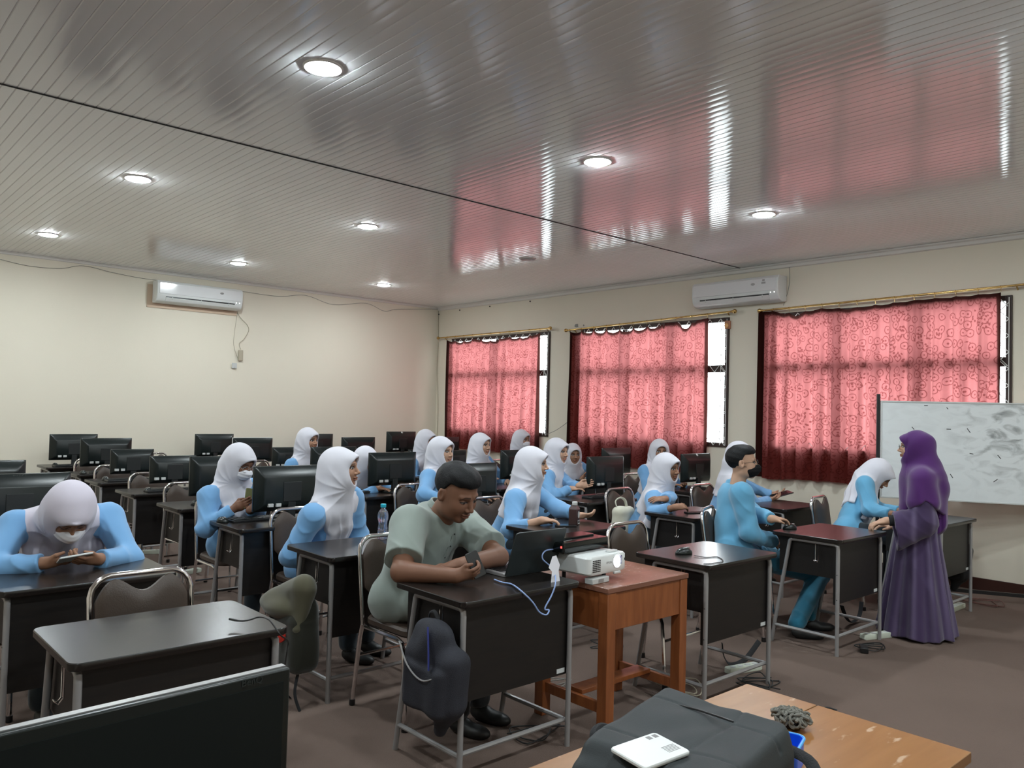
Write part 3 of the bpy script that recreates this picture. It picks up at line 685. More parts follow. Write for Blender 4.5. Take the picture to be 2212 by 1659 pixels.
def monitor(x, y, kind, label, rz=0, z=.75, W=.51, H=.30, zb=.065):
    k = (kind, W, H, zb)
    if k not in PM: PM[k] = make_monitor(W, H, zb, kind); o = PM[k]
    else: o = copy_tree(PM[k])
    o.location = (x, y, z); o.rotation_euler = (0, 0, rz); o['label'] = label; o['group'] = 'black computer monitors'
    return o
S_ = dict(W=.40, H=.24, zb=.06)
MON = [(2.52, 10.45, 'sticker', 'monitor with a white sticker against the back wall, farthest at the left', {}), (2.575, 9.35, 'sticker', 'second farthest monitor with a white sticker at the left', {}), (2.54, 8.35, 'plain', 'small monitor right of the two stickered monitors', S_),
 (2.56, 7.28, 'plain', 'small monitor in the middle of the left diagonal line', S_), (2.54, 6.15, 'mark', 'monitor just behind the girl in round glasses', {}), (2.55, 5.05, 'logo', 'large monitor in front of the girl in round glasses', {}),
 (.955, 5.05, 'sticker', 'large stickered monitor at the left edge behind the bending girl', {}), (.945, 6.15, 'plain', 'monitor at the left edge, half out of the picture', {}),
 (4.19, 10.45, 'mark', 'monitor against the back wall above the girl in glasses', {}), (4.22, 9.35, 'pale', 'monitor with a pale frame right of the girl in glasses', {}), (4.20, 8.35, 'plain', 'monitor left of the farthest left girl', S_), (4.11, 7.2, 'plain', 'monitor in front of the farthest left girl', {}),
 (5.68, 10.45, 'plain', 'monitor on the wall side directly behind the farthest left girl', {}), (5.70, 9.35, 'plain', 'monitor alone before the back wall in the middle', {}), (6.76, 9.9, 'webcam', 'monitor with a webcam near the far corner', dict(zb=.12)), (5.99, 8.35, 'plain', 'small low monitor in front of the webcam monitor', dict(W=.34, H=.22, zb=.03)),
 (7.12, 9.3, 'plain', 'monitor in front of the far curtain, left end', {}), (5.70, 7.3, 'plain', 'small monitor left of the girl in the third column of heads', S_), (4.15, 6.2, 'sticker', 'stickered monitor beside the girl leaning to her keyboard', {}),
 (4.19, 5.05, 'plain', 'monitor right behind the head of the man in green', dict(W=.45, H=.285, zb=.055)), (5.73, 6.2, 'plain', 'monitor right of the girl in front of the far curtain', {}), (5.785, 5.05, 'mark', 'monitor touched by the pointing girl', {}), (7.29, 6.2, 'plain', 'monitor in front of the middle curtain', {}),
 (7.24, 5.05, 'webcam', 'monitor with a white clip at the right end of the middle curtain', {})]
for x, y, k, l, kw in MON:
    monitor(x, y, k, 'black '+l, **kw)
t = thing('computer_monitor', 'large black monitor nearest the camera at the bottom left corner', 'monitor', (.385, 1.272, .745), .055); t['group'] = 'black computer monitors'
MB().box((0, 0, .175), (.54, .030, .325)).build('bezel', M['mon'], t, bev=.003)
MB().box((0, .004, .3383), (.535, .014, .0016)).build('top_edge_highlight', M['tube'], t, smooth=False)  # grey strip colours in the light caught by the monitor's top edge
MB().box((0, -.0155, .172), (.515, .001, .29)).build('screen', mat('matt_dark_screen', (.004, .007, .007), .5, spec=.25), t, smooth=False)
MB().box((0, .03, .07), (.06, .03, .14)).build('neck', M['monb'], t, bev=.004)
MB().lathe([(.105, .001), (.11, .005), (.10, .010), (.03, .016)], 28).build('base', M['monb'], t)
text('BenQ', .016, mat('faint_logo', (.018, .024, .024), .45), t, RT((.20, -.0163, .330), rx=PI/2), 'logo', .0001)
o = place(desk, True, (.05, 1.05, 0), 0, 'dark desk at the bottom left carrying the nearest monitor, mostly out of view', 'dark computer desks in rows')
kb = thing('keyboard', 'k', 'keyboard')
MB().prism(rrect(.44, .13, .01), 0, .016, ch=.003).build('case', M['black'], kb)
b = MB()
for r in range(5):
    for c in range(15): b.box((-.2+.0285*c+.0, -.048+r*.024, .019), (.024, .019, .005))
kk = b.build('keys', M['monb'], kb, smooth=False); kk['kind'] = 'stuff'
ms = thing('computer_mouse', 'm', 'mouse')
mo = lambda p: smax(s_ell(p, (0, 0, .002), (.032, .056, .036)), -p[:, 2], .002)
sobj('shell', mo, (-.05, -.07, -.01), (.05, .07, .05), .004, M['mon'], ms)
MB().box((0, -.028, .034), (.008, .022, .008)).build('scroll_wheel', M['tube'], ms, bev=.003)
KB = [(2.50, 10.3, 'far left back wall'), (2.5, 8.38-.1, 'sixth row of the second column'), (2.52, 7.2, 'fifth row of the second column'), (2.56, 6.16, 'fourth row of the second column'), (2.40, 5.16, 'girl in round glasses'), (4.10, 6.32, 'girl leaning to her keyboard'), (5.6, 4.95, 'pointing girl'), (2.62, 9.27, 'seventh row of the second column')]
u = False
for x, y, l in KB: place(kb, u, (x, y-.02, .75), random.uniform(-.08, .08), 'black keyboard on the desk at the '+l, 'black keyboards'); u = True
MS = [(2.32, 10.4, 0, 'far left desk against the back wall'), (2.32, 9.22, 0, 'second farthest left desk'), (2.32, 8.42, 0, 'desk in the sixth row, second column'), (2.33, 7.22, 0, 'desk in the fifth row, second column'), (2.33, 6.12, .2, 'desk left of the girl in round glasses'),
 (2.14, 5.16, .1, 'desk corner in front of the girl in round glasses'), (4.36, 6.27, 1.2, 'desk of the girl leaning to her keyboard'), tuple(az(1477, 1196, .752)[:2])+(1.3, 'empty desk right of the projector'), tuple(az(1706, 1142, .752)[:2])+(1.2, 'desk under the sleeve of the masked boy')]
u = False
for x, y, rz, l in MS: place(ms, u, (x, y, .7502), rz, 'black mouse on the '+l, 'black computer mice'); u = True
c = thing('mouse_cable', 'thin mouse cable curling on the empty desk right of the projector', 'cable', az(1530, 1205, .75)); L0 = c.location
MB().tube([v-L0 for v in smooth_path([az(1500, 1200, .756), az(1525, 1204, .753), az(1550, 1203, .753), az(1562, 1212, .753), az(1545, 1216, .753), az(1520, 1218, .753)])], .0022, 6).build('cord', M['wireblack'], c)
# ------------------------------------------------------------------ brown wooden table with the projector
TX0, TX1, TY0, TY1, TZ = 2.87, 3.50, 2.475, 2.96, .71
t = thing('wooden_table', 'small varnished brown wooden table with a worn top under the projector', 'table', (TX0, TY0, 0))
w, d = TX1-TX0, TY1-TY0
MB().box((w/2, d/2, TZ-.0125), (w, d, .025)).build('tabletop', M['tablet'], t, bev=.003)
for x in (.033, w-.033):
    for y in (.033, d-.033): MB().box((x, y, (TZ-.0255)/2), (.058, .058, TZ-.0255)).build('leg', M['tablew'], t, bev=.003)
for y in (.018, d-.018): MB().box((w/2, y, TZ-.115), (w-.12, .016, .175)).build('apron', M['tablew'], t, bev=.002)
for x in (.018, w-.018): MB().box((x, d/2, TZ-.115), (.016, d-.12, .175)).build('apron', M['tablew'], t, bev=.002)
for x in (.033, w-.033): MB().box((x, d/2, .14), (.022, d-.12, .05)).build('stretcher', M['tablew'], t, bev=.002)
MB().box((w/2, d/2, .17), (w-.10, .09, .022)).build('foot_shelf', M['tablew'], t, bev=.002)
# projector
pc = V((2.985, 2.70, .752)); pr = thing('projector', 'white projector with a glowing lens on the brown wooden table', 'projector', pc, .06)
MB().prism(rrect(.30, .235, .028, 6), .0, .088, ch=.009).build('casing', M['white'], pr)
g = MB(); 
for r in range(7):
    for q in range(5): g.box((-.118+q*.0125, -.1176, .018+r*.0085), (.0095, .002, .0055))
g.build('air_grille', M['black'], pr, smooth=False)
MB().lathe([(.0, 0), (.031, .0), (.034, .004), (.034, .0)], 24, RT((.068, -.116, .052), rx=PI/2)).build('lens_ring', M['pale'], pr)
MB().lathe([(.026, 0), (.018, .006), (.004, .009)], 24, RT((.066, -.1205, .052), rx=PI/2)).build('lens', mat('lit_lens', (1, 1, 1), .2, emis=(.85, .9, 1), est=9), pr)
MB().box((.098, -.1175, .054), (.018, .003, .042)).build('lens_shutter', mat('violet_shutter', (.06, .04, .16), .3), pr, bev=.001)
text('EPSON', .015, M['tube'], pr, RT((.005, -.1178, .05), rx=PI/2), 'brand_lettering')
MB().tube([(.125, -.1178, .06), (.130, -.1178, .052)], .0022, 6).tube([(.130, -.1178, .06), (.126, -.1178, .05)], .0022, 6).build('emblem', M['ink'], pr)
MB().prism(rrect(.07, .03, .008), .088, .096, RT((.085, -.07, 0)), ch=.002).build('zoom_lever', M['pale'], pr)
for x, y, h in ((-.10, .08, .04), (.10, .08, .04), (0, -.09, .042)): MB().lathe([(.010, -h), (.010, 0)], 12, RT((x, y, 0))).build('foot', M['black'], pr)
MB().box((.075, -.112, -.006), (.05, .014, .012)).build('sensor_bar', M['pale'], pr, bev=.003)
# small white blocks under the projector
t = thing('power_adapter', 'flat pale adapter block under the projector', 'adapter', (2.93, 2.60, .7105), .06); MB().box((0, 0, .014), (.13, .05, .028)).build('body', M['pale'], t, bev=.004); MB().box((0, -.0255, .014), (.04, .001, .016)).build('label_plate', M['tube'], t)
# black slab on the projector and its cables
bx = thing('black_device', 'flat glossy black box lying on top of the white projector', 'computer', (2.955, 2.80, .849), .08)
MB().prism(rrect(.36, .20, .012, 4), 0, .05, ch=.006).build('case', mat('piano_black', (.006, .008, .008), .12), bx)
MB().prism(rrect(.30, .10, .02, 4, .01, .02), .05, .058, ch=.003).build('lid', M['monf'], bx)
MB().box((-.18, -.085, .03), (.003, .008, .010)).build('red_light', mat('red_led', (.8, .03, .03), .4, emis=(1, .06, .05), est=3), bx)
lap = thing('laptop', 'open black laptop seen from behind on the desk of the man in green', 'laptop', (2.675, 2.80, .7505), .0)
MB().prism(rrect(.33, .23, .012), 0, .016, RT((0, .115, 0)), ch=.002).build('base', M['tube'], lap)
b = MB(); [b.box((-.135+.0206*c, .06+r*.02, .0175), (.017, .016, .003)) for r in range(6) for c in range(14)]; kk = b.build('keys', M['black'], lap, smooth=False); kk['kind'] = 'stuff'
MB().prism(rrect(.33, .225, .012), -.004, .004, RT((0, -.002, .004), rx=PI/2+.34) @ Matrix.Translation(V((0, .1125, 0))), ch=.001).build('lid', mat('laptop_lid', (.018, .024, .025), .35), lap)
MB().prism(rrect(.31, .20, .004), .0045, .0052, RT((0, -.002, .004), rx=PI/2+.34) @ Matrix.Translation(V((0, .1125, 0)))@Matrix.Rotation(PI, 4, 'Y')).build('screen', mat('laptop_screen', (.1, .12, .14), .2, emis=(.5, .6, .7), est=.5), lap)
tag(MB().tube(smooth_path([az(1068, 1252, .757), az(1085, 1258, .757), az(1105, 1262, .757), az(1124, 1275, .757), ay(1150, 1300, 2.50), ay(1165, 1322, 2.49), ay(1180, 1328, 2.48), ay(1186, 1318, 2.49), ay(1177, 1314, 2.50), ay(1192, 1285, 2.50), ay(1200, 1258, 2.52), ay(1195, 1230, 2.68), ay(1172, 1207, 2.72), ay(1178, 1190, 2.74), ay(1203, 1186, 2.76)], 8), .0035, 8).build('data_cable', M['wireblue']), 'blue cable looping over the desk edge between phone and black box', 'cable')
tag(MB().prism([(-.03, 0), (.028, 0), (.022, .05), (.032, .075), (.012, .12), (-.012, .118), (-.04, .07), (-.02, .05)], 0, .0015, RT(ay(1200, 1258, 2.60), rx=PI/2-.1)).build('paper_slip', mat('white_paper', (.85, .84, .9), .7)), 'small white paper slip standing by the blue cable', 'paper')
# ------------------------------------------------------------------ orange foreground table, backpack and things on it
t = thing('orange_table', 'worn orange wooden table at the bottom right under the black backpack', 'table', (.95, .685, 0))
w, d = 1.165, .60
MB().box((w/2, d*.32, .7375), (w, d*.64-.002, .025)).box((w/2, d*.82+.001, .7375), (w, d*.36-.002, .025)).build('tabletop', M['orange'], t, bev=.002)
for x in (.05, w-.05):
    for y in (.05, d-.05): MB().box((x, y, .362), (.06, .06, .724)).build('leg', M['tablew'], t, bev=.003)
for y in (.03, d-.03): MB().box((w/2, y, .65), (w-.16, .02, .14)).build('apron', M['tablew'], t, bev=.002)
for x in (.03, w-.03): MB().box((x, d/2, .65), (.02, d-.16, .14)).build('apron', M['tablew'], t, bev=.002)
bp = thing('backpack', 'large dark grey backpack lying on the orange table', 'backpack', (1.365, .965, .7505), .20)
M['bag'] = mat('charcoal_nylon', (.012, .017, .019), .62, ns=14, na=.15, bump=.10, bs=500)
def bagf(p):
    x, y, z = p[:, 0], p[:, 1], p[:, 2]
    q = np.stack([x, y, z-.012*np.sin(6*x+1)*np.sin(7*y)], 1)
    d = s_box(q, (0, 0, .062), (.215, .158, .062), .04)
    d = smin(d, s_box(q, (.015, .0, .12), (.19, .145, .025), .022), .02)
    d = smin(d, s_cap(p, (-.20, -.12, .03), (-.215, .12, .035), .03, .025), .02)
    seam = .0035*np.exp(-((x+.085+.1*y)/.004)**2)+.003*np.exp(-((x-.12)/.004)**2)+.003*np.exp(-((y+.05-.5*(x-.1)**2)/.004)**2)*(x > -.08)
    seam = seam*(z > .1)
    wr = .002*np.sin(38*x+11*y+3*np.sin(20*y))+.003*np.sin(24*(x-y)+4)
    return smax(d+seam+wr*.7, -z, .004)
sobj('body', bagf, (-.27, -.2, -.012), (.26, .2, .17), .004, M['bag'], bp)
MB().tube(smooth_path([(-.20, .13, .06), (-.25, .10, .07), (-.275, .02, .05), (-.265, -.08, .035), (-.21, -.16, .03)], 6), .020, 8, flat=.35).build('strap', M['blackcloth'], bp)
MB().tube(smooth_path([(.10, -.165, .05), (.17, -.20, .035), (.235, -.17, .06), (.232, -.05, .075), (.225, .04, .05)], 6), .014, 8, flat=.3).build('strap', M['blackcloth'], bp)
MB().tube(smooth_path([(.228, .05, .09), (.26, .0, .06), (.275, -.08, .02), (.27, -.14, .012)], 6), .009, 6, flat=.4).build('webbing', M['blackcloth'], bp)
MB().tube(smooth_path([(.10, -.06, .150), (.112, .03, .151), (.115, .11, .146)], 6), .0022, 6).build('zipper', M['black'], bp)
MB().box((-.17, -.09, .138), (.022, .006, .004)).box((-.13, -.158, .05), (.016, .004, .012)).build('zip_pull', M['tube'], bp)
MB().tube(smooth_path([(-.05, .168, .08), (-.04, .19, .10), (.0, .195, .105), (.03, .168, .09)], 5), .009, 8).build('handle', M['blackcloth'], bp)
ph = thing('smartphone', 'white phone lying face down on the dark backpack', 'phone', (0, 0, 0))
c4 = [az(x_, y_, .915) for x_, y_ in ((1340, 1597), (1437, 1571), (1470, 1611), (1370, 1647))]
cc = sum(c4, V((0, 0, 0)))/4; e1 = ((c4[1]-c4[0])+(c4[2]-c4[3])).normalized(); pz = lambda x_, y_: (lambda m_: float(np.linspace(.2, 0, 200)[np.argmax(m_)]) if m_.any() else 0)(bagf(np.array([[*(Matrix.Rotation(-.20, 2) @ __import__('mathutils').Vector((x_-1.365, y_-.965))), z_] for z_ in np.linspace(.2, 0, 200)], dtype=np.float32)) < 0)
hz = [pz(cc.x+dx, cc.y+dy) for dx in (-.05, 0, .05) for dy in (-.05, 0, .05)]; ph.location = (cc.x, cc.y, (.7505+sorted(hz)[-3]+.002)); ph.rotation_euler = (.04, -.03, math.atan2(e1.y, e1.x))
LW = ((c4[1]-c4[0]).length+(c4[2]-c4[3]).length)/2; LH = ((c4[3]-c4[0]).length+(c4[2]-c4[1]).length)/2
MB().prism(rrect(LW, LH, .008), 0, .008, ch=.002).build('body', mat('phone_white', (.72, .74, .73), .35), ph)
b = MB(); 
for k in range(6): b.box((LW*.30+.0, -.028+k*.004-.0, .0083), (LW*.26, .0013, .0004))
b.build('printed_text', M['tube'], ph, smooth=False); b = MB()
for k in range(2): 
    for j in range(7): b.box((LW*.22+k*.016+j*.0016, LH*.36, .0083), (.0009, .012, .0004))
b.build('barcode', M['tube'], ph, smooth=False)
# blue plastic box behind the backpack strap
bb = thing('blue_container', 'blue plastic box open at the top beside the backpack on the orange table', 'box', (az(1690, 1632, .77).x, az(1690, 1632, .77).y, .7505), .3)
b = MB(); o_ = rrect(.10, .08, .02); i_ = rrect(.094, .074, .018); vs = [(x, y, 0) for x, y in o_]+[(x, y, .055) for x, y in o_]+[(x, y, .055) for x, y in i_]+[(x, y, .003) for x, y in i_]; n = 24
fs = [tuple(reversed(range(n)))]+[tuple(range(3*n, 4*n))]
for l in range(3):
    for i in range(n): j = (i+1) % n; fs.append((l*n+i, l*n+j, (l+1)*n+j, (l+1)*n+i))
b.add(vs, fs).build('tub', mat('bright_blue_plastic', (.01, .12, .75), .35), bb)
MB().tube([(x*1.02, y*1.02, .054) for x, y in rrect(.10, .08, .02)], .003, 6, closed=True).build('rim', mat('light_blue_rim', (.05, .35, .75), .35), bb)
# crumpled grey fringe cloth
rg = random.Random(4); cp = az(1708, 1548, .775); cr = thing('knitted_bundle', 'crumpled grey yarn-like bundle on the orange table beside the backpack', 'yarn', (cp.x, cp.y, .7505))
def blob(p): 
    d = s_ell(p, (0, 0, .018), (.033, .040, .021)); return smax(d, -p[:, 2], .002)
sobj('core', blob, (-.06, -.07, -.01), (.06, .07, .06), .004, M['blackcloth'], cr)
mg = mat('grey_yarn', (.15, .145, .125), .9)
for k in range(90):
    a, e = rg.uniform(0, 6.28), rg.uniform(.1, 1.4); c0 = V((.038*math.cos(a)*math.cos(e), .044*math.sin(a)*math.cos(e), .018+.022*math.sin(e)))
    u1 = V((rg.uniform(-1, 1), rg.uniform(-1, 1), rg.uniform(-.4, .4))).normalized(); u2 = c0.normalized().cross(u1).normalized(); R_ = rg.uniform(.007, .012)
    pts = [c0+u1*R_*math.cos(q)+u2*R_*math.sin(q) for q in [2*PI*i/10 for i in range(8)]]
    MB().tube([V((q.x, q.y, max(.005, q.z))) for q in pts], .0036, 6).build('loop', mg, cr)
# cable end on the empty grey desk
tag(MB().tube(smooth_path([az(495, 1337, .78), az(515, 1341, .775), az(535, 1340, .78), az(560, 1333, .79), az(580, 1338, .80), az(592, 1352, .785), az(606, 1372, .757), ay(622, 1385, 2.60), ay(620, 1410, 2.60), ay(614, 1445, 2.60)], 7), [.004]*7+[.0028]*57, 8).build('charger_cable', M['wireblack']), 'black cable with a plug end bending up from the empty grey desk', 'cable')
# ------------------------------------------------------------------ bottle, carton, phones, tablet
bt = az(822, 1163, .7505); t = thing('water_bottle', 'clear water bottle with a cyan cap', 'bottle', (bt.x, bt.y-.02, .7505))
pf = [(.026, 0), (.030, .004), (.030, .02), (.028, .026), (.030, .032), (.030, .05), (.027, .055), (.029, .062), (.027, .075), (.0255, .09), (.027, .105), (.031, .115), (.032, .14), (.028, .158), (.018, .172), (.0125, .180), (.0125, .186)]
M['pet'] = mat('clear_bottle_plastic', (.82, .86, .95), .05, trans=.9, ior=1.2)
MB().lathe(pf, 24).build('bottle_body', M['pet'], t)
MB().lathe([(r*.93, z+.002) for r, z in pf[:14]], 24).build('water', mat('water', (.75, .8, .95), .02, trans=.85, ior=1.33), t)
MB().lathe([(.0155, .186), (.0165, .189), (.0165, .204), (.014, .206)], 20).build('cap', mat('cyan_cap', (.02, .45, .60), .4), t)
ct = az(1240, 1133, .7505); t = thing('milk_carton', 'dark brown drink carton bottle with a white cap', 'carton', (ct.x, ct.y, .7505), .4)
MB().box((0, 0, .055), (.062, .062, .11)).build('carton_body', mat('chocolate_brown', (.045, .02, .018), .45), t, bev=.006)
b = MB(); vs = [(-.031, -.031, .108), (.031, -.031, .108), (.031, .031, .108), (-.031, .031, .108), (-.012, -.014, .138), (.016, -.014, .138), (.016, .016, .138), (-.012, .016, .138)]
b.add(vs, [(0, 1, 5, 4), (1, 2, 6, 5), (2, 3, 7, 6), (3, 0, 4, 7), (4, 5, 6, 7)]).build('carton_top', mat('chocolate_brown_top', (.06, .03, .028), .45), t)
MB().lathe([(.017, .134), (.019, .137), (.019, .156), (.016, .158)], 18, RT((-.004, -.004, 0))).build('cap', M['white'], t)
MB().lathe([(.017, 0), (.017, .001), (.012, .0012)], 18, RT((.004, -.0315, .07), rx=PI/2)@Matrix.Diagonal((1, 1.4, 1, 1))).build('emblem', M['pale'], t)
b = MB(); b.box((.008, -.0318, .02), (.034, .001, .026)).build('barcode_label', M['label'], t, smooth=False)
b = MB(); [b.box((-.005+j*.0035, -.0326, .021), (.0016, .0006, .018)) for j in range(8)]; b.build('barcode', M['ink'], t, smooth=False)
def phone(loc, rot, label, m1, L=.155, W=.075, name='smartphone', cat='phone', scr=None):
    t = thing(name, label, cat, loc); t.rotation_euler = rot
    MB().prism(rrect(W, L, .009), -.004, .004, ch=.002).build('body', m1, t)
    MB().prism(rrect(W-.006, L-.006, .006), .0042, .0048).build('screen', scr or M['monf'], t)
    b = MB(); b.ball((-W/2+.016, L/2-.018, -.005), (.007, .007, .002)).build('camera_lens', M['black'], t)
    return t
p_ = az(1500, 1107, .756); phone((p_.x, p_.y, .7555), (0, 0, 1.15), 'black phone lying on the desk of the smiling girl', M['black'])
p_ = az(1222, 1135, .756); phone((p_.x, p_.y, .7555), (0, 0, 1.0), 'dark phone lying beside the brown carton', M['black'], L=.14)
# ------------------------------------------------------------------ bags hanging on desks and chairs
def hang(name, label, cat, loc, fn, lo, hi, m, h=.006, extra=None, rz=0):
    t = thing(name, label, cat, loc, rz); sobj('bag_body', fn, lo, hi, h, m, t)
    if extra: extra(t)
    return t
M['navybag'] = mat('navy_canvas', (.020, .021, .030), .8, ns=20, na=.3, bump=.3, bs=300)
M['olive'] = cloth('olive_canvas', (.085, .078, .048)); M['olived'] = cloth('dark_olive_canvas', (.020, .020, .013)); M['cream'] = cloth('cream_canvas', (.60, .58, .47))
def f1(p):
    x, y, z = p.T
    q = np.stack([x, y+.25*(z+.2)*.2, z], 1)
    d = s_box(q, (0, -.02, -.17), (.07, .165, .14), .06); d = smin(d, s_ell(q, (-.01, 0, -.02), (.06, .12, .09)), .05)
    d = smin(d, s_box(q, (-.055, -.03, -.20), (.035, .13, .10), .03), .012)
    d = smin(d, s_cap(p, (0, -.08, -.30), (.0, -.06, -.37), .05, .03), .04)
    return d+.004*np.sin(26*y+5*np.sin(7*z))+.002*np.sin(50*y+9*z)
def e1_(t):
    MB().tube(smooth_path([(-.085, -.15, -.12), (-.10, -.06, -.155), (-.10, .04, -.12), (-.075, .14, -.05)], 6), .0035, 6).build('piping', M['tube'], t)
    MB().tube(smooth_path([(.0, .03, .03), (.0, .035, .075), (0, .0, .09), (0, -.03, .05), (0, -.035, .03)], 6), .008, 6, flat=.5).build('handle', M['blackcloth'], t)
    MB().tube(smooth_path([(-.07, -.05, .05), (-.082, -.075, -.04), (-.09, -.09, -.11)], 5), .012, 6, flat=.3).build('trim_stripe', mat('royal_blue_cloth', (.03, .04, .22), .8), t)
hang('backpack', 'dark navy backpack hanging on the desk of the man in green', 'backpack', (2.02, 2.68, .60), f1, (-.16, -.26, -.44), (.13, .22, .12), M['navybag'], .005, e1_)
def f2(p):
    x, y, z = p.T
    d = s_box(p, (0, 0, -.18), (.085, .13, .16), .06); d = smin(d, s_ell(p, (.02, .02, -.02), (.08, .12, .08)), .05)
    return d+.005*np.sin(26*y+4*np.sin(7*z))
def e2_(t):
    def fl(p):
        x, y, z = p.T
        d = s_cap(p, (-.02, .15, .0), (.0, -.06, .10), .055, .06); d = smin(d, s_ell(p, (-.05, .10, -.02), (.07, .16, .05)), .05)
        d = smin(d, s_cap(p, (.0, -.08, .08), (-.04, -.09, -.10), .035, .03), .04)
        return np.abs(d+.004*np.sin(22*y+14*x+3*np.sin(9*z)))-.007
    sobj('flap', fl, (-.17, -.2, -.18), (.12, .29, .2), .005, M['olive'], t)
    MB().lathe([(.0, -.012), (.03, -.009), (.034, 0), (.03, .009), (0, .012)], 16, RT((-.11, -.03, -.14), rx=PI/2, rz=-.7)).build('badge', mat('red_badge', (.50, .03, .02), .4), t)
    for a in (0, 1): MB().tube(smooth_path([(-.02, -.07+a*.12, -.33), (-.05, -.10+a*.14, -.42), (-.04+.05*a, -.14+a*.2, -.50)], 6), .008, 6, flat=.4).build('strap', M['blackcloth'], t)
hang('shoulder_bag', 'olive bag and draped cloth hanging on the desk with the water bottle', 'bag', (2.0, 3.83, .50), f2, (-.13, -.17, -.38), (.13, .17, .1), M['olived'], .006, e2_)
def f3(p):
    x, y, z = p.T; w = .10-.10*z
    return s_box(np.stack([x, y*(.13/(w+.03)), z], 1), (0, 0, -.16), (.05, .13, .17), .035)+.003*np.sin(30*y+6*z)
def e3(t):
    for s in (-1, 1): MB().tube(smooth_path([(0, s*.05, -.02), (0, s*.04, .06), (-.02, 0, .10)], 6), .008, 6, flat=.4).build('handle', M['blackcloth'], t)
hang('tote_bag', 'dark slate tote bag hanging at the right end of the mouse desk', 'bag', (4.33, 2.74, .60), f3, (-.09, -.24, -.36), (.09, .24, .06), cloth('slate_bag_cloth', (.012, .020, .024)), .006, e3)
hang('backpack', 'black backpack hanging at the end of the desk beside the whiteboard', 'backpack', (7.29, 2.57, .56), lambda p: f1(p*A((1, .95, .9)))+.0, (-.16, -.28, -.48), (.13, .24, .14), M['blackcloth'], .008, lambda t: MB().tube(smooth_path([(-.06, .1, -.1), (-.10, .13, -.22), (-.06, .12, -.36)], 6), .012, 6, flat=.3).build('strap', M['blackcloth'], t))
hang('satchel', 'dark bag hanging under the left end of the empty grey desk', 'bag', (.63, 2.82, .50), f3, (-.09, -.24, -.36), (.09, .24, .06), M['blackcloth'], .007, lambda t: MB().lathe([(.012, 0), (.014, .002), (.014, .004), (.010, .005)], 12, RT((-.055, -.03, -.06), ry=-PI/2)).build('buckle', M['chrome'], t))
def f5(p):
    x, y, z = p.T
    d = s_box(p, (0, .0, -.20), (.14, .055, .17), .05); d = smin(d, s_box(p, (0, .06, -.26), (.11, .03, .09), .025), .015)
    return d+.005*np.sin(28*x+5*z)+.004*np.sin(35*z+10*x)
def e5(t):
    MB().tube(smooth_path([(-.09, 0, -.05), (-.10, .02, .02), (-.05, .0, .05), (.03, 0, .02), (.06, .0, -.04)], 6), .012, 6, flat=.5).build('strap', M['cream'], t)
    MB().box((-.09, -.056, -.205), (.040, .01, .012)).build('printed_mark', mat('navy_print', (.02, .03, .12), .7), t, bev=.004)
hang('backpack', 'cream canvas backpack hanging on the chair beside the smiling girl', 'backpack', (5.34, 4.46, .76), f5, (-.18, -.1, -.42), (.18, .12, .02), M['cream'], .006, e5, rz=.2)
for (x0_, y0_, pts, l) in (((0, 0, [(1560, 1390), (1564, 1418), (1580, 1436), (1610, 1424), (1640, 1385)], 'wide black strap looping below the desk right of the projector')), ((0, 0, [(1818, 1308), (1828, 1334), (1840, 1344), (1856, 1330), (1861, 1300)], 'black strap looping below the desk gripped by the woman in purple'))):
    Y = 2.75; tag(MB().tube(smooth_path([ay(a, b_, Y) for a, b_ in pts], 6), .016, 8, flat=.2).build('bag_strap', M['blackcloth']), l, 'strap')
# ------------------------------------------------------------------ power strips and floor cables
ps = thing('power_strip', 'p', 'power strip')
MB().prism(rrect(.26, .055, .01), 0, .036, ch=.005).build('housing', mat('off_white_plastic', (.62, .66, .56), .5), ps)
b = MB(); [b.lathe([(.018, 0), (.018, .001), (.015, -.001)], 14, RT((-.085+.058*k, 0, .0365))) for k in range(4)]; b.build('socket', M['pale'], ps)
PS = [(1606, 1450, -.25, 'under the desk with the single mouse'), (1893, 1378, -.35, 'at the feet of the woman in purple'), (2066, 1316, .0, 'on the carpet right of the purple dress'), (322, 1196, -.4, 'on the floor left, under the second column of desks'), (405, 1240, .3, 'on the floor behind the empty grey desk chair')]
u = False
for x, y, rz, l in PS: c0 = az(x, y, 0); place(ps, u, (c0.x, c0.y, .0005), rz, 'off-white power strip '+l, 'power strips on the floor'); u = True
rg = random.Random(11)
def tangle(px, py, n, R, m, label, r=.0035):
    c0 = az(px, py, 0); pts = []
    for k in range(n):
        a = k*2.1+rg.uniform(-.5, .5); pts.append((c0.x+R*rg.uniform(.4, 1)*math.cos(a), c0.y+R*rg.uniform(.4, 1)*math.sin(a), rg.uniform(.004, .03)))
    tag(MB().tube(smooth_path(pts, 6), r, 6).build('floor_cable', m), label, 'cable')
tangle(1640, 1478, 12, .16, M['wireblack'], 'dark cable tangle beside the power strip under the mouse desk')
tangle(1880, 1400, 9, .13, M['wireblack'], 'dark cable loops beside the foot of the woman in purple')
tangle(2130, 1305, 9, .22, mat('cable_brown', (.12, .05, .04), .6), 'brown cable coiled on the carpet near the whiteboard')
tangle(1160, 1590, 8, .18, M['wireblack'], 'dark cable lying under the desk of the man in green')
tangle(1200, 1480, 7, .12, M['wiregrey'], 'grey cable by the leg of the brown wooden table')
tangle(1460, 1490, 8, .2, M['wirecream'], 'pale cable on the floor behind the brown wooden table')
tangle(1310, 1400, 6, .14, M['wireblack'], 'dark cable on the floor beside the chair legs behind the brown table')
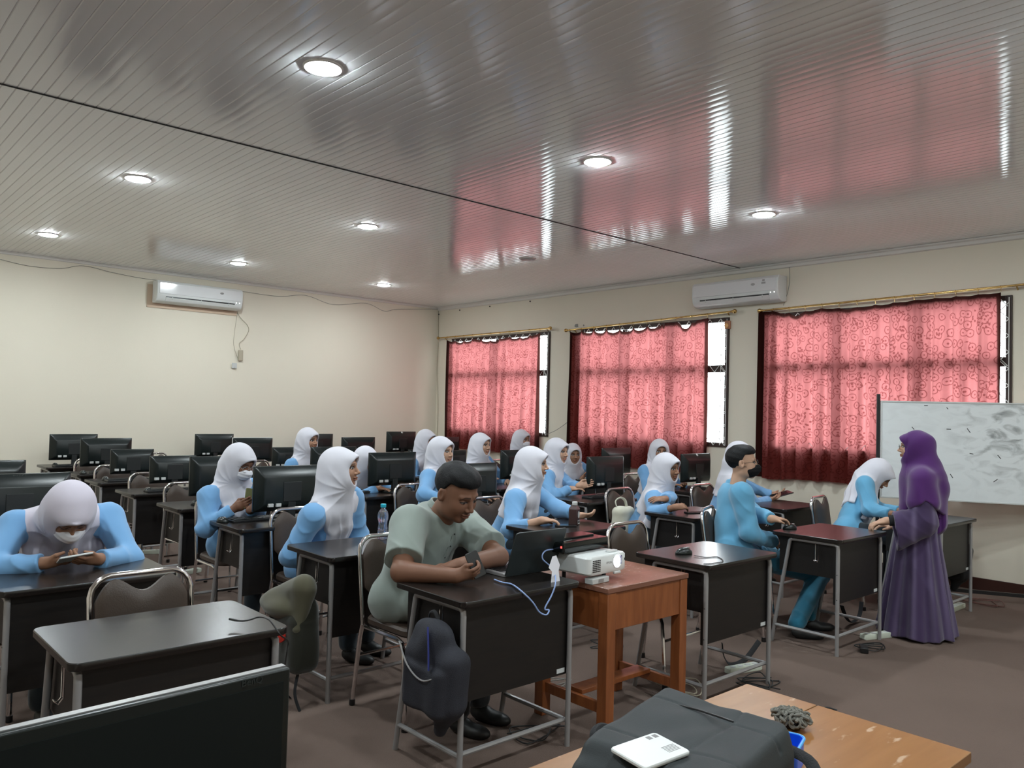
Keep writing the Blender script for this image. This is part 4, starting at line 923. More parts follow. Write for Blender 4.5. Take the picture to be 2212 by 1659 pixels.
tag(MB().tube(smooth_path([az(1765, 1535, .75)*0+az(1765, 1535, .004), az(1785, 1528, .006), az(1808, 1534, .004)], 6), .004, 6).build('floor_cable', M['wireblack']), 'short black cable end on the carpet behind the orange table', 'cable')
for (x, y, l) in ((1866, 1408, 'black power adapter on the floor near the woman in purple'),):
    c0 = az(x, y, 0); t = thing('power_brick', l, 'adapter', (c0.x, c0.y, .001), .5); MB().box((0, 0, .018), (.10, .05, .035)).build('body', M['black'], t, bev=.005); MB().tube([(.05, 0, .018), (.09, .01, .01)], .004, 6).build('cord', M['wireblack'], t)
for x, y, l in ((1595, 1318, 'white plug hanging behind the mouse desk'),): pass
# fan-like cable spray behind the girl in the white mask
tag(MB().tube(smooth_path([ax(1182, 938, 8.05), ax(1200, 930, 8.08), ax(1218, 918, 8.08), ax(1236, 904, 8.08)], 6), .004, 6).build('wire', M['wiregrey']), 'grey wire sticking out between the two far curtains', 'wire')
tag(MB().lathe([(.07, 0), (.085, .01), (.085, .02), (.07, .03)], 20, RT(ax(1163, 955, 7.6), ry=PI/2, rz=-.6)@Matrix.Diagonal((1.6, 1, 1, 1))).build('chair_back', M['pad']), 'brown round chair back in front of the far curtain', 'chair') if False else None

# ------------------------------------------------------------------ people
def basis(fwd, up=(0, 0, 1)):
    f = np.array(fwd, float); f /= np.linalg.norm(f); u = np.array(up, float); r = np.cross(f, u); r /= np.linalg.norm(r); u = np.cross(r, f); return np.stack([r, f, u], 1)
def head_rot(yaw, pitch, roll=0):
    y, p, r = map(math.radians, (yaw, pitch, roll)); f = np.array([math.cos(y)*math.cos(p), math.sin(y)*math.cos(p), math.sin(p)])
    B = basis(f); c, s = math.cos(r), math.sin(r); R_, U_ = B[:, 0].copy(), B[:, 2].copy()
    B[:, 0] = c*R_+s*U_; B[:, 2] = -s*R_+c*U_; return B
def folds(p, amp, f, ph=0.):
    x, y, z = p.T
    a = np.sin(f*(.55*x-.45*y+.6*z)+3.0*np.sin(f*.30*(x+.6*y-.3*z)+ph)+ph); b = np.sin(f*.62*(-.6*x+.5*y+.7*z)+2*np.sin(f*.29*(y+z))+1.7*ph)
    m = np.clip(.35+np.sin(9*x+6*y-5*z+ph)+.6*np.sin(13*z-8*x+2*ph), 0, 1); return amp*(.45*b-1.25*m*(1-np.abs(a))**1.8)
def head_sdf(p, o):
    pm = p.copy(); pm[:, 0] = np.abs(p[:, 0]); w = o.get('w', 1.)
    d = s_ell(p, (0, -.012, .038), (.074, .093, .082)); d = smin(d, s_ell(p, (0, .018, -.02), (.064*w, .070, .080)), .03)
    d = smin(d, s_ell(pm, (.030*w, .012, -.062), (.031*w, .045, .030)), .03); d = smin(d, s_ell(p, (0, .058, -.088), (.022*w, .018, .016)), .025)
    d = smin(d, s_ell(pm, (.036, .050, -.026), (.025*w, .028, .028)), .02)
    d = smax(d, -s_ell(pm, (.031, .096, .007), (.020, .018, .013)), .012)
    d = smin(d, s_cap(pm, (.012, .083, .025), (.045, .068, .024), .008, .006), .012)
    d = smin(d, s_ell(pm, (.031, .069, .004), (.0145, .0140, .0115)), .003)
    d = smin(d, s_cap(p, (0, .082, .012), (0, .101, -.020), .0065, .009), .012); d = smin(d, s_ell(p, (0, .104, -.026), (.0105, .009, .008)), .006)
    d = smin(d, s_ell(pm, (.012, .092, -.030), (.008, .010, .007)), .006)
    sm = o.get('smile', 0)
    d = smin(d, s_ell(p, (0, .085, -.052), (.022, .011, .0055)), .004); d = smin(d, s_ell(p, (0, .083, -.063), (.018, .012, .0065)), .005)
    d = smax(d, -s_cap(pm, (0, .098, -.058), (.024+.004*sm, .084, -.058+.006*sm), .0016, .0012), .002)
    if not o.get('noear'):
      e = s_ell(pm, (.078, -.010, .0), (.010, .019, .030)); e = smax(e, -s_ell(pm, (.088, -.004, .003), (.007, .010, .018)), .004); d = smin(d, e, .008)
    d = smin(d, s_cap(p, (0, -.022, -.06), (0, -.050, -.19), .047*w, .056*w), .022)
    return d
def mixc(c, k, t): return c*(1-t[:, None])+np.array(k)[None]*t[:, None]
def head_mesh(h, tone, o, noear=True, _c={}):
    o = dict(o, noear=noear); key = (h, o.get('w', 1), o.get('smile', 0), noear)
    if key not in _c: _c[key] = surfnet(lambda p: head_sdf(p, o), (-.105, -.13, -.24), (.105, .135, .135), h)
    P, Q = _c[key]; x = np.abs(P[:, 0]); y = P[:, 1]; z = P[:, 2]; tone = np.array(tone); c = np.repeat(tone[None], len(P), 0)
    fr = (y > .045); e = ((x-.031)/.0155)**2; down = o.get('down', 0)
    zc = .004-.003*down; hz = .0070*(1-.62*down)
    q = e+((z-zc)/hz)**2; S = lambda v, a, b: sstep(v, a, b)*fr
    c = mixc(c, tone*.62, S(-(e/1.9+((z-.012)/.013)**2), -1.3, -.7)*.5)
    c = mixc(c, (.03, .02, .018), S(-(e/1.25+((z-zc-.0025)/(hz*1.35))**2), -1.25, -.9))
    c = mixc(c, (.55, .50, .47), S(-q, -.95, -.6)*(1-.8*down))
    g = o.get('gaze', 0.); xs = P[:, 0]; ex = np.where(xs > 0, xs-.031-g, xs+.031-g)
    c = mixc(c, (.012, .008, .007), S(-((ex/.0062)**2+((z-zc)/.0075)**2), -1.2, -.8)*(np.abs(z-zc) < hz))
    bz = .0285-.9*(x-.030)**2/.02*(x > .03)-.001
    c = mixc(c, tone*.14, S(-np.abs(z-bz), -.0042, -.0022)*(x > .012)*(x < .050)*.85)
    l = (x/.0245)**2+((z+.058)/.0105)**2
    c = mixc(c, np.array([tone[0]*.88, tone[1]*.60, tone[2]*.58]), S(-l, -1.2, -.75)*.9)
    c = mixc(c, tone*.25, S(-((x/.022)**2+((z+.058)/.0016)**2), -1.4, -.8))
    c = mixc(c, tone*.3, S(-(((x-.007)/.0035)**2+((z+.0345)/.002)**2), -1.5, -.7)*(y > .08))
    if o.get('beard'):
        c = mixc(c, tone*.3, S(-(((x-.012)/.014)**2+((z+.0445)/.0035)**2), -1.4, -.6)*.75); c = mixc(c, tone*.35, S(-((x/.014)**2+((z+.082)/.010)**2), -1.4, -.5)*.6)
    return P, Q, c
def hand_sdf(p, c, sp=1.):
    d = s_ell(p, (0, .046, 0), (.037, .052, .0145)); d = smin(d, s_cap(p, (0, -.005, 0), (0, .03, 0), .021, .024), .02); d = smin(d, s_ell(p, (-.020, .030, -.007), (.016, .028, .013)), .01)
    f = None
    for bx, L in ((-.028, .068), (-.0095, .077), (.0095, .072), (.0275, .058)):
        a = 0; q = np.array([bx, .080, .001]); s = bx*sp*1.1
        for k, (fr, r0, r1, dc) in enumerate(((.45, .0092, .0084, .75), (.31, .0084, .0078, 1.15), (.24, .0078, .0066, .8))):
            a += c*dc; n = q+L*fr*np.array([s*(1-c)*.9, math.cos(a), -math.sin(a)]); g = s_cap(p, q, n, r0, r1); f = g if f is None else np.minimum(f, g); q = n
    d = smin(d, f, .006)
    t1 = (-.044, .048, -.013-.004*c); t2 = (-.048+.022*c, .079, -.020-.016*c)
    d = smin(d, smin(s_cap(p, (-.022, .014, -.004), t1, .0125, .0105), s_cap(p, t1, t2, .0100, .0075), .003), .008)
    return d
SK = dict(light=(.50, .30, .205), mid=(.38, .205, .13), tan=(.30, .155, .095), dark=(.20, .095, .058))
def person(label, cat='person', head=None, hr=(-90, 0, 0), neck=None, hip=None, sh=.178, s=.94, wr=None, wl=None, fr=None, fl=None, pr=None, pl=None, cr=.35, cl=.35, pole_r=None, pole_l=None,
           sleeve=.97, sleeve_l=None, cloth_m='blue', leg_m='navy', tone='mid', face={}, scarf='panel', hem=.36, scarf_m='hijab', maskm=None, glasses=False, hair=None, det=1., feet=True, knees=None, fwd=None, short=False, stand=False, rc=.142, rw=.122, body_yaw=None, hs=1.03, ankles=None, tail=.5, cl_am=1., er=None, el=None, legr=.090):
    HB = head_rot(*hr); H = np.array(head, float); P = np.array(hip, float)
    by = hr[0] if body_yaw is None else body_yaw
    F = np.array([math.cos(math.radians(by)), math.sin(math.radians(by)), 0.]) if fwd is None else np.array(fwd, float)
    N = H+HB[:, 2]*-.150+HB[:, 1]*-.045-np.array([0, 0, .035]) if neck is None else np.array(neck, float)
    up = N-P; Ls = np.linalg.norm(up); up = up/Ls; R = np.cross(F, up); R /= np.linalg.norm(R); Fv = np.cross(up, R); B = np.stack([R, Fv, up], 1)
    base = V((P[0], P[1], 0)); t = thing('person', label, cat, base)
    t['group'] = 'students in light blue uniforms' if cloth_m in ('blue', 'blueb') else None
    if t['group'] is None: del t['group']
    O = np.array([P[0], P[1], 0.])
    T = SK[tone]; hh = lambda v: v*det
    # joints
    Sr = N-up*.050*s+R*sh*s; Sl = N-up*.050*s-R*sh*s; La, Lf = .270*s, .235*s
    def ik(S, W, pole):
        W = np.array(W, float); d = W-S; D = np.linalg.norm(d); mx = (La+Lf)*.985
        if D > mx: W = S+d/D*mx; d = W-S; D = mx
        n = d/D; a = (La*La-Lf*Lf+D*D)/(2*D); hgt = math.sqrt(max(La*La-a*a, 0)); pl_ = np.array(pole, float); pl_ = pl_-n*(pl_@n); pl_ /= np.linalg.norm(pl_)
        return S+n*a+pl_*hgt, W
    Wr = np.array(wr, float) if wr is not None else P+Fv*.28+R*.08+np.array([0, 0, .14]); Wl = np.array(wl, float) if wl is not None else P+Fv*.28-R*.08+np.array([0, 0, .14])
    Er, Wr = ik(Sr, Wr, pole_r if pole_r is not None else R*.8-up*.8-Fv*.2); El, Wl = ik(Sl, Wl, pole_l if pole_l is not None else -R*.8-up*.8-Fv*.2)
    if er is not None: Er = np.array(er, float)
    if el is not None: El = np.array(el, float)
    K = [P+Fv*0+F*.40*s+R*.095+np.array([0, 0, -.04]), P+F*.40*s-R*.095+np.array([0, 0, -.04])] if knees is None else [np.array(k, float) for k in knees]
    Hp = [P+R*.085, P-R*.085]
    An = [np.array([k[0]-F[0]*.04, k[1]-F[1]*.04, .085]) for k in K] if ankles is None else [np.array(a, float) for a in ankles]
    # ---- torso function
    def torso(p, inf=0.):
        q = (p-A(N))@A(B); pa = q*A((1, 1.40, 1))
        d = s_cap(pa, (0, 0, -.12), (0, .0, -Ls*.62), rc*s, rw*s); d = smin(d, s_cap(pa, (0, 0, -Ls*.62), (0, -.0, -Ls), rw*s, .150*s), .05)*.85
        if scarf: d = smin(d, s_ell(q*A((1, 1, 1)), (0, .065, -.20), (.105, .055, .06)), .05)
        d = smin(d, s_cap(p, Sr-up*.01, Sl-up*.01, .056*s, .056*s), .055); d = smin(d, s_cap(p, N-up*.05, N+up*.03, .075*s, .048*s), .04)
        return d-inf
    # ---- body (one mesh: head, torso, arms with hands, legs)
    parts = []
    P_, Q_, C_ = head_mesh(.0028*det if det <= 1.3 else .004, T, face, bool(scarf)); parts.append((P_@HB.T*hs+H-O, Q_, C_))
    def bodyf(p):
        d = torso(p, -.012)
        for k in range(2):
            d = smin(d, s_cap(p, Hp[k], K[k], .075*s, .055*s), .03); d = smin(d, s_cap(p, K[k], An[k], .048*s, .032*s), .02)
        for S_, E_ in ((Sr, Er), (Sl, El)): d = smin(d, s_cap(p, S_, E_, .042*s, .036*s), .02)
        return d
    allp = np.stack([N, P, Sr, Sl, Er, El]+K+An); lo = allp.min(0)-.17; hi = allp.max(0)+.12
    v, f = surfnet(bodyf, lo, hi, .013); parts.append((v-O, f, np.repeat(np.array(T)[None], len(v), 0)))
    for S_, E_, W_, fd, pn, c, side in ((Sr, Er, Wr, fr, pr, cr, 1), (Sl, El, Wl, fl, pl, cl, -1)):
        a = W_-E_; a /= np.linalg.norm(a); fd = a if fd is None else np.array(fd, float); pn = np.array(pn if pn is not None else (0, 0, -1), float)
        fd = fd/np.linalg.norm(fd); Z = -(pn-fd*(pn@fd)); Z /= np.linalg.norm(Z); X = np.cross(fd, Z)*side; HBk = np.stack([X, fd, Z], 1)
        def armf(p, W_=W_, HBk=HBk, S_=S_, E_=E_, c=c):
            q = ((p-A(W_))@A(HBk))/.95
            d = hand_sdf(q, c)*.95; d = smin(d, s_cap(p, E_, W_, .040*s*(1.12 if short else 1), .0265*s*(1.12 if short else 1)), .015)
            if short: d = smin(d, s_cap(p, S_, E_, .052*s, .043*s), .02)
            return d
        pts = np.stack([E_, W_, W_+fd*.19, W_+fd*.1-Z*.1]+([S_] if short else [])); v, f = surfnet(armf, pts.min(0)-.065, pts.max(0)+.065, .0034 if det < 1.2 else .0055); parts.append((v-O, f, np.repeat(np.array(T)[None], len(v), 0)))
    mesh_np('body', parts, M['skin'], t)
    # ---- jacket
    slr = sleeve; sll = sleeve if sleeve_l is None else sleeve_l
    ph = (P[0]*3+P[1]*7) % 6
    def jackf(p):
        d = torso(p, .012)
        q = (p-A(N))@A(B)
        if not stand:
            for k in range(2): d = smin(d, s_cap(p, Hp[k], Hp[k]+(K[k]-Hp[k])*tail, .088*s, .080*s), .05)
            d = smin(d, s_cap(p, Hp[0]-A((0, 0, .02)), Hp[1]-A((0, 0, .02)), .100*s, .100*s), .05)
        else: pass
        d = smax(d, q[:, 2]-(.015 if not scarf else .01), .01)
        g = None
        for S_, E_, W_, sl in ((Sr, Er, Wr, slr), (Sl, El, Wl, sll)):
            if short:
                e = S_+(E_-S_)*.78; n = (E_-S_)/np.linalg.norm(E_-S_); a = s_cap(p, S_, S_+(E_-S_)*1.05, .078*s, .082*s); a = smax(a, (p-A(e))@A(n), .004)
            else:
                e = E_+(W_-E_)*sl; n = (W_-E_)/np.linalg.norm(W_-E_)
                a = s_cap(p, E_, e+n*.03, .058*s, .042*s); a = smin(a, s_cap(p, e-n*.045, e-n*.004, .044*s, .0455*s), .003); a = smax(a, (p-A(e))@A(n), .003)
                a = smin(a, s_cap(p, S_, E_, .070*s, .060*s), .03)
            g = a if g is None else np.minimum(g, a)
        d = smin(d, g, .045)
        far = np.minimum(np.linalg.norm(p-A(Er), axis=1), np.linalg.norm(p-A(El), axis=1))
        return d+cl_am*(folds(p, .0065, 40, ph)*(.45+1.1*np.exp(-(far/.15)**2))+folds(p, .0055, 17, ph+2))
    jp = np.stack([N, P, Sr, Sl, Er, El, Wr, Wl, Hp[0]+(K[0]-Hp[0])*.5, Hp[1]+(K[1]-Hp[1])*.5]); lo = jp.min(0)-.13; hi = jp.max(0)+.10
    if not stand:
        v, f = surfnet(jackf, lo, hi, hh(.0068)); mesh_np('shirt' if short else 'jacket', [(v-O, f)], M[cloth_m], t)
        def legf(p):
            d = None
            for k in range(2):
                a = smin(s_cap(p, Hp[k], K[k], legr*s, .072*s), s_cap(p, K[k], An[k]+A((0, 0, .02)), .068*s, .055*s), .02); d = a if d is None else smin(d, a, .02)
            return smax(d, .07-p[:, 2], .01)+folds(p, .004, 30, ph)
        lp = np.stack(Hp+K+An); v, f = surfnet(legf, lp.min(0)-.11, lp.max(0)+.11, .011*max(1, det*.9)); mesh_np('trousers', [(v-O, f)], M[leg_m], t)
        if feet:
            for k in range(2):
                a = An[k]; c1 = V(a-O); ang_ = math.atan2(F[1], F[0])-PI/2; Tm = RT((c1.x+F[0]*.055, c1.y+F[1]*.055, .001), rz=ang_)
                MB().add(*shoe_mesh(), Tm).build('shoe', M['shoe'], t)
    # ---- headscarf
    if scarf:
        wd = {'panel': .10, 'cape': .25, 'wide': .125, 'shawl': .185}[scarf]
        Nn = N
        tau = np.clip(hem, .3, .5); chin = H+HB@np.array([0, .045, -.105])*hs; side = N-up*.055
        def scf(p):
            pl_ = ((p-A(H))@A(HB))/hs; x, y, z = pl_.T; q = (p-A(N))@A(B); u, v, w = q.T
            d = smin(s_ell(pl_, (0, -.020, .028), (.091, .110, .103)), s_ell(pl_, (0, .002, -.050), (.086, .090, .096)), .03)
            d = smin(d, s_ell(pl_, (0, .046, .048), (.066, .066, .050)), .02)
            d = smin(d, s_cap(pl_, (0, -.030, .0), (0, -.045, -.10), .098, .100), .04)*hs
            # the cloth falls from the head straight to both shoulders and the chest
            for sg in (-1, 1): d = smin(d, s_cap(p, H+HB@np.array([sg*.022, -.035, -.05])*hs, side+R*sg*min(wd, .13)*.78+Fv*.01, .074, .052), .05)
            d = smin(d, s_cap(p, H+HB@np.array([0, -.05, -.04])*hs, N-up*.10-Fv*.055, .084, .070), .05)
            d = smin(d, s_cap(p, chin-Fv*.030, N+Fv*.085-up*.13, .040, .070), .045)
            hemz = hem if scarf != 'cape' else hem+.10*(1-np.minimum(1, (u/.2)**2))-.04
            reg = np.maximum(np.abs(u+.008)-wd-.06*np.clip((w+.16)/.12, 0, 1), -(w+hemz)); bk = np.maximum(np.abs(u)-wd-.03, -(w+.24)); reg = np.where(v < -.02, bk, reg)
            if scarf == 'cape': cone = np.sqrt((u/1.0)**2+(v/.8)**2)+w*.55-.20; reg = np.maximum(reg, cone*.8)
            tz = torso(p, .026)
            if scarf == 'cape':
                for S_, E_ in ((Sr, Er), (Sl, El)): tz = smin(tz, s_cap(p, S_, S_+(E_-S_)*.6, .078*s, .072*s), .03)
            fr_ = s_box(q, (0, .085, -.12-(hem-.12)/2), (wd, .045, (hem-.12)/2), .04)          # hanging front cloth
            tz = smin(tz, fr_, .04)
            dr = smax(tz, reg, .012); d = smin(d, dr, .035)
            an = np.arctan2(z+.12, -(y-.06)); lowf = sstep(-w, .0, .12)*(v > -.2)
            uu = u*(1-.8*np.clip(-w, 0, .5)); vf = np.sin(48*uu+1.5*np.sin(6*w+ph)+ph)
            d = d+lowf*(.0060*(np.abs(vf)**.7-.5)+.003*np.sin(90*uu-6*w+ph))
            d = d+(1-lowf)*(.0050*(np.abs(np.sin(5.5*an+ph+4*np.abs(x)))**.8-.5)*sstep(-z, -.06, .05)*sstep(-y, -.07, .0))
            op = (np.sqrt((x/.0565)**2+((z+.013)/.0825)**2)-1)*.055; op = np.maximum(op, .02-y)*hs; d = smax(d, -op, .007)
            rim = np.sqrt((np.sqrt((x/.0565)**2+((z+.013)/.0825)**2)-1)**2*.0032+(y-(.082+.28*(z+.01)-.9*np.abs(x)**1.5*2.2))**2)-.0055
            d = smin(d, rim*hs, .006)
            return d
        pts = np.stack([H, N, N-up*hem, N-up*hem+Fv*.1, Sr, Sl]); v, f = surfnet(scf, pts.min(0)-.17, pts.max(0)+.17, hh(.0052)); mesh_np('headscarf', [(v-O, f)], M[scarf_m], t)
    if hair:
        def hf(p):
            x, y, z = p.T; d = s_ell(p, (0, -.016, .044), (.083, .100, .088)); d = smin(d, s_ell(p, (0, .02, .085), (.070, .070, .042)), .02)
            cut = np.maximum(y-(.052+.0*z), .0)*0
            face_r = np.maximum(np.maximum(y-(.030 if hair == 'man' else .04), (z-.068)), -9)      # keep only above the forehead line
            keep = np.minimum(-(z-.062)-.0, 9)
            side = np.maximum(.005-z-.9*(-.015-y), -9)
            cutf = np.where(y > .018, .064-z, np.where(y > -.02, -.002-z+np.clip((y+.02)/.038, 0, 1)*.066, -.012-.65*(-.02-y)-z))
            return smax(d, cutf, .006)+.0012*np.sin(150*x+30*z)*np.sin(60*y+4)+.0008*np.sin(160*z+50*y)
        v, f = surfnet(hf, (-.11, -.14, -.11), (.11, .12, .16), .004); mesh_np('hair', [(v@HB.T*hs+H-O, f)], M['hair'], t)
    HM = Matrix([list(HB[i]*hs)+[(H-O)[i]] for i in range(3)]+[[0, 0, 0, 1]])
    if maskm:
        def mf(p):
            x, y, z = p.T; d = smin(s_ell(p, (0, .040, -.050), (.067, .068, .052)), s_ell(p, (0, .090, -.034), (.029, .031, .032)), .03); d = smax(d, z-(-.012-3.2*x*x), .004); d = smax(d, .008-y, .003)
            return d+.0012*np.sin(260*(z+.05))*(y > .06)
        v, f = surfnet(mf, (-.075, 0, -.12), (.075, .13, .02), .0034); mesh_np('face_mask', [(v@HB.T*hs+H-O, f)], M[maskm], t)
        if hair:
            b = MB()
            for s_ in (-1, 1): b.tube([(s_*.05, .05, -.03), (s_*.074, .01, -.018), (s_*.080, -.012, -.02)], .0015, 5, T=HM)
            b.build('mask_strap', M['black'], t)
    if glasses:
        b = MB()
        for s_ in (-1, 1):
            b.tube([(s_*.033+.025*math.cos(a), .103-.004*abs(math.cos(a)), .0+.021*math.sin(a)) for a in [2*PI*k/20 for k in range(20)]], .0013, 6, closed=True, T=HM)
            b.tube([(s_*.058, .097, .004), (s_*.074, .05, .008), (s_*.082, -.005, .006)], .0013, 5, T=HM)
        b.tube([(-.009, .104, .004), (0, .107, .007), (.009, .104, .004)], .0012, 5, T=HM); b.build('glasses', M['black'] if glasses == 'dark' else M['tube'], t)
    return t, dict(N=N, P=P, B=B, H=H, HB=HB, O=O, Sr=Sr, Sl=Sl, Wr=Wr, Wl=Wl, Er=Er, El=El, HM=HM, K=K, An=An, cloth=jackf if not stand else None)
def shoe_mesh(_c=[]):
    if not _c:
        def f(p): x, y, z = p.T; d = smin(s_ell(p, (0, -.03, .04), (.038, .065, .042)), s_ell(p, (0, .05, .025), (.042, .085, .034)), .02); return smax(d, -z, .003)
        v, q = surfnet(f, (-.06, -.12, -.01), (.06, .15, .1), .009); _c.append(([tuple(a) for a in v], [tuple(int(i) for i in r) for r in q]))
    return _c[0]
def D(a, z=0.): r = math.radians(a); return (math.cos(r), math.sin(r), z)
n3 = lambda v: np.array([v.x, v.y, v.z])
def grip(o, c, ydir, zdir):
    Y = np.array(ydir, float); Y /= np.linalg.norm(Y); Z = np.array(zdir, float); Z -= Y*(Z@Y); Z /= np.linalg.norm(Z); X = np.cross(Y, Z)
    o.matrix_world = Matrix([[X[i], Y[i], Z[i], float(c[i])] for i in range(3)]+[[0, 0, 0, 1]])
# -- girl at the left edge, bent over a phone
_, J1 = person('girl in lilac-white headscarf bent over her phone at the left edge', head=n3(ay(152, 1108, 4.15)), hr=(-92, -50), neck=n3(ay(140, 1118, 4.38))+np.array([0, 0, .02]), hip=(1.03, 4.66, .55), body_yaw=-88, sh=.20, s=1.02, hs=1.08,
       wr=n3(az(98, 1216, .79)), wl=n3(az(212, 1208, .79)), fr=(.75, -.25, .05), fl=(-.8, -.2, .05), pr=(0, .5, .8), pl=(0, .5, .8), cr=.5, cl=.5, pole_r=(-1, .1, -.5), pole_l=(1, .25, -.6), tone='tan', maskm='mask', scarf='shawl', hem=.34, det=.9, sleeve=.93, face=dict(down=1), scarf_m='lilac')
# -- girl in round glasses with a phone
_, J2 = person('girl in round glasses and white mask holding up a phone, left of the middle', head=n3(ay(519, 1000, 5.42)), hr=(-72, -22), hip=(2.36, 5.52, .56), body_yaw=-74, sh=.185, scarf_m='hijab',
       wr=n3(ay(507, 1098, 5.28)), wl=n3(ay(540, 1102, 5.18)), fr=(.5, -.6, .35), fl=(.1, -.8, .4), pr=(.6, .4, .2), pl=(-.6, .4, .2), cr=.55, cl=.5, tone='dark', maskm='mask', glasses='thin', scarf='wide', hem=.34, det=.95, sleeve=.9, face=dict(down=.8))
# -- girl behind the bottle
person('girl in plain white headscarf looking right, behind the water bottle', head=n3(ay(737, 1013, 4.36)), hr=(-50, 4), hip=(2.50, 4.62, .55), body_yaw=-66, sh=.195, s=1.0, hs=1.06,
       wr=(2.44, 4.28, .57), wl=(2.66, 4.32, .57), tone='mid', scarf='wide', hem=.46, det=.9, pole_r=(-.4, .25, -1), pole_l=(.4, .2, -1), face=dict(gaze=.003))
# -- far left girl of the back
person('girl farthest back on the left, head against the cream wall', head=n3(ay(667, 951, 7.66)), hr=(-72, -4), hip=(4.07, 7.9, .56), wr=(3.95, 7.5, .77), wl=(4.25, 7.5, .77), tone='mid', det=1.35, hem=.34)
# -- girl leaning to keyboard
person('girl leaning to her keyboard, face half behind a monitor', head=n3(ay(792, 995, 6.50)), hr=(-70, -16), hip=(3.98, 6.78, .55), wr=n3(az(815, 1054, .79)), wl=(4.28, 6.30, .79), fr=(.7, -.6, -.1), tone='mid', det=1.25, hem=.34)
# -- girl behind, right of the webcam monitor
person('girl in front of the bright corner, mostly hidden by another girl', head=n3(ay(922, 952, 7.62)), hr=(-75, -4), hip=(5.60, 7.9, .56), wr=(5.5, 7.5, .77), wl=(5.75, 7.5, .77), tone='mid', det=1.35, hem=.34)
# -- girl directly behind the man
person('girl looking right just behind the head of the man in green', head=n3(ay(955, 976, 5.52)), hr=(-76, 0), hip=(4.10, 5.58, .55), wr=n3(az(985, 1085, .79))+np.array([.0, .12, 0]), wl=(4.45, 5.2, .79), tone='light', det=1.0, hem=.42, body_yaw=-62, sh=.165, pole_r=(-.9, -.1, -.5), face=dict(gaze=.004))
# -- man
man, J = person('man in grey-green shirt looking down at his phone', head=n3(ay(986, 1066, 3.10)), hr=(-82, -24, -3), neck=n3(ay(952, 1106, 3.25)), hip=(2.38, 3.42, .58), body_yaw=-72, sh=.205, s=1.10, rc=.158, rw=.150, hs=1.18, tail=.42, cl_am=.8,
       wr=n3(az(985, 1244, .79)), wl=n3(az(990, 1222, .805)), el=n3(az(1076, 1203, .81)), legr=.075, fr=(.80, -.55, .10), fl=(-.9, .3, 0), pr=(.15, .75, .5), pl=(0, 0, -1), cr=.72, cl=.4, pole_r=(-.8, -.3, -.7), pole_l=(1, -.3, -.6), tone='dark', scarf=None, hair='man', cloth_m='green', leg_m='charcoal', short=True, det=.85, face=dict(w=1.10, down=.75, beard=1))
def man_extras():
    O = J['O']; N = J['N']; B = J['B']; t = man
    def cf(p):
        q = (p-A(N))@A(B); r = np.sqrt((q[:, 0]/1.0)**2+((q[:, 1]-.01)/1.05)**2); d = np.maximum(np.abs(r-(.084-.22*q[:, 2]))-.005, np.abs(q[:, 2]-.022)-.026); return smax(d, (q[:, 1]-.045)-6*np.abs(q[:, 0])*1.0, .004)
    v, f = surfnet(cf, N-.13, N+.13, .0035); mesh_np('collar', [(v-O, f)], M['green'], t)
    def surf(u, w, o=.0):
        vs_ = np.linspace(.30, .0, 90); pp = np.array([N+B@np.array([u, v_, w]) for v_ in vs_], dtype=np.float32); dd = J['cloth'](pp); k = int(np.argmax(dd < 0)); return V(pp[max(k, 0)]-O)+V(B[:, 1])*o
    MB().tube([surf(.016, w) for w in np.linspace(-.03, -.30, 12)], .0022, 6).build('placket_seam', mat('shirt_seam', (.11, .13, .12), .9), t)
    for k in range(4): MB().ball(surf(.0, -.055-.065*k, .001), .0048, n=8).build('button', M['black'], t)
    pk = [surf(u, w, .001) for u, w in ((-.045, -.15), (-.115, -.15), (-.115, -.235), (-.08, -.25), (-.045, -.235))]
    MB().tube(pk, .0016, 5, closed=True).build('pocket_seam', mat('shirt_pocket_seam', (.13, .15, .14), .9), t)
man_extras()
fr_ = np.array((.74, -.67, .12)); o = thing('smartphone', 'black phone held by the man in green', 'phone')
MB().prism(rrect(.062, .118, .009), -.004, .004, ch=.002).build('body', M['black'], o); MB().prism(rrect(.056, .112, .006), .0042, .0048).build('screen', M['monf'], o)
grip(o, J['Wr']+np.array((.80, -.55, .10))*.10+np.array((.15, .75, .5))*.032+np.array((0, 0, .02)), (-.25, .35, .9), (.1, .85, .25))
# -- other girls
person('girl with a round face before the far curtain, above a monitor', head=n3(ay(1040, 962, 6.52)), hr=(-79, 0), hip=(5.52, 6.76, .56), wr=(5.4, 6.35, .77), wl=(5.7, 6.35, .77), tone='light', det=1.25, hem=.34, face=dict(w=1.03, gaze=.003))
person('girl in white mask, smallest figure in front of the far curtain', head=n3(ay(1128, 950, 7.66)), hr=(-82, -4), hip=(7.13, 7.9, .56), wr=(7.0, 7.5, .77), wl=(7.3, 7.5, .77), tone='mid', maskm='mask', det=1.35, hem=.34)
person('girl behind the brown milk carton, arms resting on the desk', head=n3(ay(1152, 1003, 4.28)), hr=(-54, 0), hip=(4.00, 4.50, .56), body_yaw=-60, sh=.195, s=1.0, wr=n3(az(1170, 1124, .785)), wl=n3(az(1248, 1114, .785)), fr=(.75, -.62, .0), fl=(.8, -.55, .03), pr=(0, 0, -1), pl=(-.1, .5, .6), cr=.45, cl=.4,
       tone='light', sleeve=.62, sleeve_l=.72, hem=.44, scarf='wide', det=.9, pole_r=(-.7, -.2, -.8), pole_l=(.7, .3, -.7), face=dict(gaze=.003))
